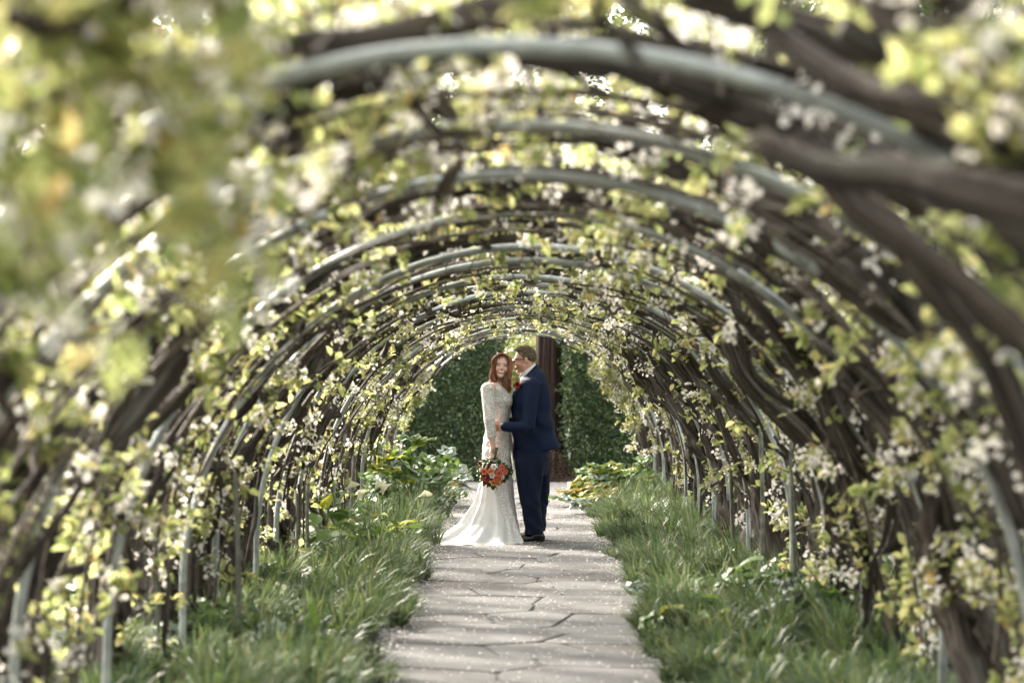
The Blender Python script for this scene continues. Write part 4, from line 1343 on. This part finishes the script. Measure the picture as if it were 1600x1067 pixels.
# on the woman: r_ axis = her right?  image left is -x
for i in range(520):
    side = 1 if hg.random() < .5 else -1
    phi = hg.uniform(-.25, 1.0)         # front to back around the skull
    t = np.linspace(0, 1, m)
    L = hg.uniform(.20, .34)
    start = Wd(.06 - .12 * phi, side * .008, .118 - .02 * abs(phi))
    out = .080 + hg.normal(0, .009)
    fx = .055 - .105 * phi
    pts = []
    ph_ = hg.uniform(0, 6.28); amp = hg.uniform(.008, .019)
    for q in t:
        if q < .35:
            k = q / .35; an = k * math.pi / 2
            p = Wd(.060 - .125 * phi + (fx - .060 + .125 * phi) * k, side * out * math.sin(an) * (1 - .05 * phi), .020 + .100 * math.cos(an) + hg.normal(0, .0008))
        else:
            k = (q - .35) / .65
            fwd_ = (.035 * k if side * r_[0] > 0 else -.012 * k)
            p = Wd(fx + fwd_ - .01 * k, side * (out * (1 - .10 * math.sin(k * 3) - .10 * k)), .020 - L / .92 * k)
            p = p + (f_ * math.sin(k * 12 + ph_ * .35 + side) + r_ * math.cos(k * 12 + ph_ * .35 + side)) * amp * min(1, k * 2.2) * (1 + k)
        pts.append(p)
    PP.append(pts); RR.append(.0052 * (1 - .8 * t ** 2.5))
for i in range(170):     # back of head
    t = np.linspace(0, 1, m); side = hg.uniform(-1, 1); L = hg.uniform(.22, .32); ph_ = hg.uniform(0, 6.28)
    pts = []
    for q in t:
        if q < .4:
            an = q / .4 * math.pi / 2
            p = Wd(-.02 - .095 * math.sin(an) * math.cos(side * 1.2), side * .08 * math.sin(an), .02 + .102 * math.cos(an))
        else:
            k = (q - .4) / .6
            p = Wd(-.02 - .095 * math.cos(side * 1.2) * (1 - .3 * k), side * .08, .02 - L * k) + r_ * math.sin(k * 9 + ph_) * .006
        pts.append(p)
    PP.append(pts); RR.append(.008 * (1 - .7 * t ** 2.5))
V, F, A = tubes(np.array(PP), np.array(RR), 5)
mb = MB(); mb.add(V, F)
def hair_mat(name, a, b, c):
    m, nt, p, out = new_mat(name)
    g = N(nt, "ShaderNodeNewGeometry")
    nt.links.new(ramp(nt, g.outputs["Random Per Island"], [(0, a), (.6, b), (1, c)]), p.inputs["Base Color"])
    p.inputs["Roughness"].default_value = .38
    p.inputs["Specular IOR Level"].default_value = .5
    return m
mb.build("hair", hair_mat("auburn_hair", (.10, .036, .018), (.22, .085, .043), (.38, .18, .10)), bride)

# ---- groom
groom = empty("person", (X_(832), Y0 + .08, 0), "man in navy suit and dark sunglasses facing the woman, hand on her waist", "person")
GY = .06
zs = np.concatenate([np.arange(-.005, .95, .012), np.arange(.95, 1.46, .0055), np.arange(1.46, 1.86, .003)])
fd = Field((X_(762), Y0 - .36, 0), (X_(872), Y0 + .46, 0), .0045, zs)
fd.loft([(z, x, y + 0, rx * .88, ry * .9) for (z, x, y, rx, ry) in S3([(730, 832, GY, .13, .17), (690, 831, GY, .16, .18), (645, 831, GY, .165, .18), (614, 831, GY, .14, .185), (592, 832, GY, .10, .16), (585, 829, GY, .07, .10)])], .02)
fd.cone(B(827, 598, GY), B(821, 572, GY), .066, .058, .02)
hC = head(fd, B(819.5, 562.5, GY), (-.97, -.10, -.16), (-.14, .0, 1), .985, False)
fd.cone(B(824, 580, GY), B(821, 566, GY), .060, .060, .02)
sL, eL, wL = B(831, 602, GY - .20), B(826, 669, -.235), B(785, 667, -.215)
fd.cone(sL, eL, .055, .045, .02); fd.cone(eL, wL, .042, .029, .01)
hand(fd, wL + np.array([.005, 0.005, 0]), (-1, .12, -.10), (.0, 1, .1), 1.0, .35, 1)
sR, eR, wR = B(832, 602, GY + .20), B(818, 655, .36), B(788, 660, .26)
fd.cone(sR, eR, .055, .045, .02); fd.cone(eR, wR, .042, .029, .01)
hand(fd, wR, (-1, -.3, 0), (0, -1, .1), 1.0, .35, -1)
for dy, kx in ((-.08, 0), (.16, 6)):
    fd.cone(B(830 + kx, 725, dy), B(829 + kx, 770, dy), .065, .055, .02); fd.cone(B(829 + kx, 770, dy), B(837 + kx * .5, 830, dy), .06, .04, .02)
    fd.cone(B(837 + kx * .5, 836, dy), B(812 + kx * .5, 838, dy), .035, .03, .02)
V, Q = fd.mesh()
mi = face_index(V, Q, *hC[:5], False)
mb = MB(); mb.add(V, Q, mi)
mb.build("body", skinM, groom)

def cloth(name, a, b, rough=.7, sheen=.08, scale=160):
    m, nt, p, out = new_mat(name)
    v = coords(nt)
    n = noise_tex(nt, v, 5, 4)
    nt.links.new(ramp(nt, n, [(.3, a), (.7, b)]), p.inputs["Base Color"])
    p.inputs["Roughness"].default_value = rough
    p.inputs["Sheen Weight"].default_value = sheen * .5
    p.inputs["Specular IOR Level"].default_value = .2
    p.inputs["Sheen Roughness"].default_value = .4
    p.inputs["Sheen Tint"].default_value = (.18, .25, .5, 1)
    bump(nt, p, noise_tex(nt, v, scale, 3), .25, .002)
    return m
M['navy'] = cloth("navy_wool", (.0026, .0088, .033), (.0034, .0112, .041))
M['navy_dark'] = cloth("navy_trouser_wool", (.0018, .0058, .022), (.0026, .0080, .029))
M['shirt'] = plain("white_shirt", (.80, .80, .82), .7)
# jacket
zs = np.arange(.70, 1.60, .006)
fd = Field((X_(776), Y0 - .38, 0), (X_(884), Y0 + .50, 0), .0065, zs)
jw = lambda X, Y, Z: (.008 * np.sin(Z * 34 + X * 30 + 2 * np.sin(Y * 12)) * np.exp(-((Z - 1.05) / .16) ** 2) + .007 * np.sin(X * 42 + 4 * Z) * np.clip((1.0 - Z) * 3, 0, 1))
fd.loft(S3([(722, 838, GY, .205, .215), (706, 838.5, GY, .212, .222), (694, 838, GY, .208, .218), (675, 833.5, GY, .198, .205), (655, 831, GY, .186, .198), (640, 830.5, GY, .184, .200), (625, 830, GY, .180, .205), (612, 830.5, GY, .172, .212), (600, 832, GY, .145, .215), (592, 833, GY, .120, .20), (584, 834.5, GY, .098, .155), (577, 834, GY, .066, .10), (567, 831, GY, .036, .06)]), .01, warp=jw)
fd.cone(B(829, 597, GY - .10), B(830, 603, GY - .205), .07, .066, .03)
fd.cone(B(829, 597, GY + .10), B(830, 603, GY + .205), .07, .066, .03)
aw = B(829, 640, -.25)
def sleeve(a, e, w_):
    fd.cone(a, e, .074, .060, .010)
    fd.cone(e, w_, .061, .043, .012)
sleeve(B(831, 603, GY - .205), B(825, 668, -.245), B(789, 666.5, -.222))
sleeve(B(832, 603, GY + .205), B(818, 655, .36), B(792, 660, .27))
# elbow creases
g_ = np.random.default_rng(3)
def crease(a, b, r): fd.cone(a, b, r, r * .6, .010, 's')
for k in range(5):
    a = B(812 + 4 * k, 652 + 3 * k, -.318 + .004 * k); b = B(826 + 2 * k, 640 + 7 * k, -.312)
    crease(a, b, .011)
crease(B(838, 612, -.245), B(842, 660, -.215), .007); crease(B(842, 660, -.215), B(836, 682, -.19), .007)
# hem slants up toward the back; vent
def hemcut(X, Y, Z):
    zz = Z_(716) + (X - X_(804)) * (Z_(698) - Z_(716)) / (X_(878) - X_(804)) + .006 * np.sin(Y * 14)
    return (zz - Z)
fd.op((X_(770), Y0 - .4, .68), (X_(890), Y0 + .5, .93), hemcut, .01, 'i')
crease(B(871, 695, -.085), B(864, 655, -.10), .006)
crease(B(862, 702, -.15), B(850, 668, -.135), .004)
def jcut(X, Y, Z):
    return Z - (Z_(596) + (X - X_(811)) * (Z_(569.5) - Z_(596)) / (X_(838) - X_(811))) - 0 * Y
fd.op((X_(776), Y0 - .13, Z_(603)), (X_(890), Y0 + .26, 1.66), jcut, .02, 'i')
# open collar: neck hole and lapel step
fd.cone(B(828, 588, GY), B(820, 566, GY), .070, .080, .01, 's')
fd.cone(B(806, 625, GY - .03), B(812, 592, GY - .02), .018, .055, .01, 's')
crease(B(813, 626, GY - .165), B(819, 592, GY - .115), .006)
crease(B(812, 607, GY - .155), B(818, 604, GY - .15), .005)
V, Q = fd.mesh()
mb = MB(); mb.add(V, Q); jk = mb.build("suit_jacket", M['navy'], groom)
# shirt: collar and cuff
fd = Field((X_(780), Y0 - .30, 0), (X_(850), Y0 + .34, 0), .005, np.arange(1.10, 1.66, .005))
fd.cone(B(829.5, 592, GY), B(826, 577, GY), .084, .079, .01)
def collar_cut(X, Y, Z):
    return Z - (Z_(586) + (X - X_(811)) * (Z_(567) - Z_(586)) / (X_(837) - X_(811)))
fd.op((X_(780), Y0 - .3, Z_(600)), (X_(850), Y0 + .34, 1.66), collar_cut, .01, 'i')
fd.loft([(z, x, y, rx * .93, ry * .9) for (z, x, y, rx, ry) in S3([(668, 828, GY, .15, .16), (625, 828, GY, .165, .19), (610, 829, GY, .150, .19), (598, 830, GY, .115, .15), (590, 829, GY, .085, .10)])], .02)
fd.cone(B(815, 584, GY-.06), B(811.5, 591, GY - .05), .009, .009, .008)
fd.cone(B(825, 583, GY), B(820, 560, GY), .066, .068, .006, 's')
V, Q = fd.mesh()
mb = MB(); mb.add(V, Q); mb.build("shirt", M['shirt'], groom)
mb = MB(); capped_tube(mb, np.array([B(789.5, 666.6, -.222), B(786.6, 666.8, -.219)]), np.array([.039, .037]), 20); mb.build("shirt_cuff", M['shirt'], groom)
# trousers
fd = Field((X_(792), Y0 - .32, 0), (X_(872), Y0 + .44, 0), .006, np.arange(.075, 1.0, .007))
fd.loft(S3([(742, 831, GY-.01, .135, .20), (730, 831, GY-.015, .150, .215), (715, 832, GY-.015, .158, .222), (690, 832, GY, .15, .20)]), .02)
tw = lambda cx_, cy_: (lambda X, Y, Z: .005 * np.sin(Z * 34 + 48 * X + 30 * Y + 2 * np.sin(Z * 20)) * np.exp(-((Z - .40) / .13) ** 2) + .006 * np.sin(Z * 44 + 50 * X + 20 * Y) * np.exp(-((Z - .15) / .08) ** 2) + .005 * np.sin((X - cx_) * 60 + Z * 9))
fd.loft(S3([(833, 835.5, -.10, .088, .080), (824, 835, -.10, .086, .08), (806, 833, -.10, .086, .080), (785, 829.5, -.11, .090, .085), (765, 827.5, -.11, .102, .094), (740, 827, -.10, .120, .104), (722, 829, -.09, .142, .11), (704, 831, -.07, .14, .11)]), .012, warp=tw(X_(830), 0))
fd.loft(S3([(831, 839, .19, .078, .075), (815, 840, .19, .08, .08), (790, 841, .18, .088, .088), (765, 842, .17, .096, .095), (740, 841, .16, .11, .10), (722, 839, .15, .125, .11), (704, 838, .13, .12, .11)]), .012, warp=tw(X_(838), 1))
fd.cone(B(832.5, 730, -.185), B(838, 824, -.17), .003, .003, .006, 'u')
V, Q = fd.mesh()
mb = MB(); mb.add(V, Q); mb.build("trousers", M['navy_dark'], groom)
# shoes
M['shoe'] = plain("black_polished_leather", (.012, .009, .009), .22, .6)
for dy, x0, x1 in ((-.115, 802.5, 851), (.20, 802, 850)):
    fd = Field((X_(796), Y0 + dy - .09, 0), (X_(860), Y0 + dy + .09, 0), .0045, np.arange(-.006, .17, .0045))
    G = lambda px, z, w=0: np.array([X_(px), Y0 + dy + w, z])
    fd.ell(G(x0 + 8.5, .026), (.055, .044, .032), .02); fd.ell(G(x0 + 19, .034), (.08, .046, .040), .03)
    fd.ell(G(x1 - 10, .045), (.062, .038, .055), .03); fd.cone(G(x1 - 11, .07), G(x1 - 10, .12), .040, .038, .03)
    fd.op((X_(796), Y0 + dy - .09, -.006), (X_(860), Y0 + dy + .09, .17), lambda X, Y, Z: .012 - Z, .01, 'i', pad=.02)
    V, Q = fd.mesh(); mb = MB(); mb.add(V, Q)
    sh = mb.build("shoe", M['shoe'], groom)
    fd = Field((X_(796), Y0 + dy - .09, 0), (X_(860), Y0 + dy + .09, 0), .0045, np.arange(-.008, .03, .003))
    fd.ell(G(x0 + 10, .0), (.062, .049, .05), .01); fd.ell(G(x0 + 22, 0), (.09, .050, .05), .02); fd.ell(G(x1 - 8, 0), (.050, .042, .05), .03)
    fd.op((X_(796), Y0 + dy - .09, -.01), (X_(860), Y0 + dy + .09, .03), lambda X, Y, Z: np.maximum(Z - .014, .0 - Z), .01, 'i', pad=.02)
    V, Q = fd.mesh(); mb = MB(); mb.add(V, Q); mb.build("sole", plain("shoe_sole", (.02, .017, .015), .7), sh)
# groom's hair
c_, f_, r_, u_, s_, Wd = hC
PP, RR = [], []
m = 6
hg = np.random.default_rng(8)
for i in range(2600):
    a1 = hg.uniform(-math.pi, math.pi); el = math.asin(hg.uniform(-.55, 1.0))
    dx, dr, du = math.cos(el) * math.cos(a1), math.cos(el) * math.sin(a1), math.sin(el)
    # hairline: bare face and below the ears at front
    if dx > .30 and du < .50 + .25 * dx: continue
    if du < -.12 and dx > -.35: continue
    if du < .12 and dx > .02 and dx <= .30 and du < .1: continue
    p0 = np.array([-.015 + .096 * dx, .076 * dr, .032 + .084 * du])
    top = max(0, du - .35)
    dirn = nrm(np.array([dx * .7 + top * .8, dr * .6, du * .9 + .1 - (.55 if du < .3 else 0)]) + hg.normal(0, .22, 3))
    L = .010 + .034 * top + .014 * max(0, dx) * top + hg.uniform(0, .008)
    t = np.linspace(0, 1, m)[:, None]
    bend = np.array([.25, 0, -.35]) * L
    q = p0 + dirn * L * t + bend * t ** 2
    PP.append([Wd(*z) for z in q]); RR.append(.0030 * (1 - .6 * np.linspace(0, 1, m) ** 2))
V, F, A = tubes(np.array(PP), np.array(RR), 4)
mb = MB(); mb.add(V, F)
# close-cropped base layer so no scalp shows
fd = Field(c_ - .14, c_ + .14, .004)
fd.ell(Wd(-.018, 0, .036), np.array([.099, .080, .088]) * s_, .01, 'u', np.array([f_, r_, u_]))
def cap(X, Y, Z):
    P_ = np.stack(np.broadcast_arrays(X - c_[0], Y - c_[1], Z - c_[2]), -1) / s_
    a, h = P_ @ f_, P_ @ u_
    return np.maximum((a - .045) - .9 * np.maximum(h - .06, -.02), -.062 - h + np.maximum(0, a + .03) * 1.6) * .8
fd.op(c_ - .14, c_ + .14, cap, .01, 'i')
V, Q = fd.mesh(); mb.add(V, Q)
mb.build("hair", hair_mat("light_brown_hair", (.09, .062, .036), (.19, .135, .085), (.40, .31, .20)), groom)
# sunglasses
M['shade'] = plain("dark_lens", (.008, .008, .010), .08, .8)
mb = MB()
for q in (-1, 1):
    n = 16; a = np.linspace(0, 2 * np.pi, n, endpoint=False)
    rim = np.array([Wd(.108 - .010 * abs(q * .033 + .026 * math.cos(t)) / .06 * 1.2, q * .033 + .027 * math.cos(t), .004 + .019 * math.sin(t)) for t in a])
    cen_ = Wd(.110 - .006, q * .033, .004)
    back = rim - f_ * .003
    V = np.concatenate([rim, [cen_ + f_ * .002], back, [cen_ - f_ * .002]])
    i = np.arange(n); j = (i + 1) % n
    mb.add(V, np.concatenate([np.stack([i, j, np.full(n, n)], -1), np.stack([j + n + 1, i + n + 1, np.full(n, 2 * n + 1)], -1)]))
    mb.F.append(np.stack([i, i + n + 1, j + n + 1, j], -1).astype(np.int32) + (mb.n - len(V))); mb.MI.append(np.zeros(n, np.int32))
lens = mb.build("sunglasses", M['shade'], groom)
mb = MB()
for q in (-1, 1):
    capped_tube(mb, np.array([Wd(.100, q * .060, .012), Wd(.06, q * .076, .012), Wd(.0, q * .083, .010), Wd(-.02, q * .084, .002)]), np.array([.0042, .0036, .0032, .003]), 6)
capped_tube(mb, np.array([Wd(.110, -.010, .010), Wd(.113, 0, .012), Wd(.110, .010, .010)]), np.full(3, .003), 6)
mb.build("temples", M['shade'], lens)

# ---- roses
def rose_mesh(name, mat, s=1.0):
    mb = MB(); g_ = np.random.default_rng(len(name) + int(s * 10))
    k = 0
    for ring, (n, r, h, op) in enumerate([(3, .28, .62, .05), (4, .50, .62, .25), (5, .78, .50, .55), (6, 1.0, .34, .95)]):
        for q in range(n):
            a0 = 2 * math.pi * q / n + ring * .7 + g_.normal(0, .1)
            w_ = 2 * math.pi / n * .72
            V = []
            for j in range(4):
                v = j / 3
                for i in range(5):
                    a = a0 + (i / 4 - .5) * w_ * (1.25 if j else .7)
                    rr = r * (.35 + .65 * v ** .8) * (1 + op * .15 * v) * (1 - .12 * abs(i - 2) * (v > .9))
                    V.append([rr * math.cos(a), rr * math.sin(a), h * v - op * .28 * (v > .9) - (.10 * abs(i - 2) / 2) * v])
            idx = np.arange(20).reshape(4, 5)
            mb.add(np.array(V) * s * .027, np.stack([idx[:-1, :-1], idx[:-1, 1:], idx[1:, 1:], idx[1:, :-1]], -1).reshape(-1, 4))
    return mb.mesh(name, mat)
RC = {'coral': big_leaf("coral_petal", (.68, .15, .09), (.82, .26, .17), (.7, .15, .08), .25), 'red': big_leaf("red_petal", (.42, .02, .02), (.55, .04, .03), (.5, .03, .02), .2),
      'orange': big_leaf("orange_petal", (.72, .22, .05), (.80, .32, .10), (.7, .3, .08), .25), 'white': big_leaf("white_petal", (.78, .74, .68), (.84, .82, .78), (.8, .76, .7), .25),
      'wine': big_leaf("wine_petal", (.13, .008, .012), (.20, .015, .02), (.2, .01, .02), .15)}
RM = {k: rose_mesh(k + "_rose", v, 1.0) for k, v in RC.items()}
bq_c = B(771, 737, -.30)
bq = empty("bouquet", tuple(bq_c), "round bouquet of coral, orange and white roses held down in the bride's hand", "bouquet")
spots = [(756, 735.5, 'coral', 1.25), (767, 736, 'orange', 1.2), (781, 739, 'coral', 1.3), (772, 728, 'white', 1.1), (791, 736.5, 'coral', 1.05), (786, 728, 'coral', .95), (769, 742, 'white', 1.05),
         (771, 755, 'orange', 1.2), (780, 755.5, 'orange', 1.0), (748.5, 723, 'wine', 1.0), (755, 748, 'red', .8), (750, 733, 'white', .8), (762, 745, 'wine', .9), (783, 748, 'orange', 1.0), (764, 727, 'wine', .8), (776, 747, 'coral', 1.0), (760, 752, 'red', .8), (787, 745, 'white', .7)]
g_ = np.random.default_rng(66)
for (px, py, col, sc_) in spots:
    p = B(771 + (px - 771) * .92, 738 + (py - 738) * .92, -.30)
    rad = math.hypot((px - 771) / 26, (py - 738) / 22)
    p[1] -= .085 * max(0, 1 - rad * rad) ** .5
    o = bpy.data.objects.new("rose", RM[col]); C.objects.link(o); o.parent = bq
    nv = Vector(((px - 771) / 26 * .8, -1, -(py - 738) / 22 * .8))
    o.rotation_mode = 'QUATERNION'; o.rotation_quaternion = nv.to_track_quat('Z', 'Y')
    o.location = Vector(p) - Vector(bq_c); o.scale = (sc_,) * 3
n_ = 900
az = g_.uniform(0, 6.28, n_); rr = g_.random(n_) ** .5 * (1 + .16 * np.sin(3 * az + 1) + .12 * np.sin(7 * az))
pos = np.stack([bq_c[0] + .132 * rr * np.cos(az), bq_c[1] - .03 * np.sqrt(np.maximum(0, 1 - rr ** 2)) + g_.uniform(-.01, .07, n_), bq_c[2] + .108 * rr * np.sin(az)], -1)
dd = pos - (bq_c + np.array([0, .12, .10]))
mb = MB(); V, F = place(LEAF_T, LEAF_F, pos, dd + rdir(n_, g_) * .08, rdir(n_, g_) + np.array([0, -1, 0]), g_.uniform(.02, .045, n_), np.full(n_, .9)); mb.add(V, F)
o = mb.build("foliage", M['dark_leaf'], bq, smooth=False); o['kind'] = 'stuff'
for k in range(14):
    az = k * .45; mb = MB()
    a = B(774, 712, -.27); e = bq_c + np.array([.13 * math.cos(az), .0, .10 * math.sin(az)])
    tt = np.linspace(0, 1, 6)[:, None]; Q_ = a * (1 - tt) + e * tt
    capped_tube(mb, Q_, np.full(6, .0028), 5); mb.build("stem", M['stem'], bq)
mb = MB(); capped_tube(mb, np.array([B(776.5, 699, -.27), B(774.5, 708, -.27), B(773, 718, -.275)]), np.array([.013, .013, .016]), 10)
mb.build("handle", plain("green_wrap", (.05, .07, .03), .6), bq)
# white sprigs of filler
mb = MB(); n_ = 60
p = bq_c + np.stack([g_.normal(0, .07, n_), g_.uniform(-.09, -.05, n_), g_.normal(0, .06, n_)], -1)
flowers(mb, p, np.tile([0., -1, 0], (n_, 1)) + rdir(n_, g_) * .4, np.full(n_, .016))
o = mb.build("filler_blossom", M['blossom'], bq, smooth=False); o['kind'] = 'stuff'
# buttonhole rose
p = B(808.5, 601, GY - .175)
bt = bpy.data.objects.new("buttonhole_rose", RM['red']); C.objects.link(bt)
bt.location = p; bt.rotation_mode = 'QUATERNION'; bt.rotation_quaternion = Vector((-.6, -1, .2)).to_track_quat('Z', 'Y'); bt.scale = (1.25,) * 3
tag(bt, "red buttonhole rose pinned to the navy lapel", "flower")
mb = MB(); n_ = 14
ps = np.tile(p + np.array([0, .01, -.01]), (n_, 1)); V, F = place(LEAF_T, LEAF_F, ps, rdir(n_, g_) * .7 + np.array([0, -.2, -.3]), np.tile([0., -1, .1], (n_, 1)), g_.uniform(.03, .05, n_)); mb.add(V, F)
me = mb.build("leaves", M['dark_leaf'], None, smooth=False); me.parent = bt; bpy.context.view_layer.update(); me.matrix_parent_inverse = bt.matrix_world.inverted(); me['kind'] = 'stuff'
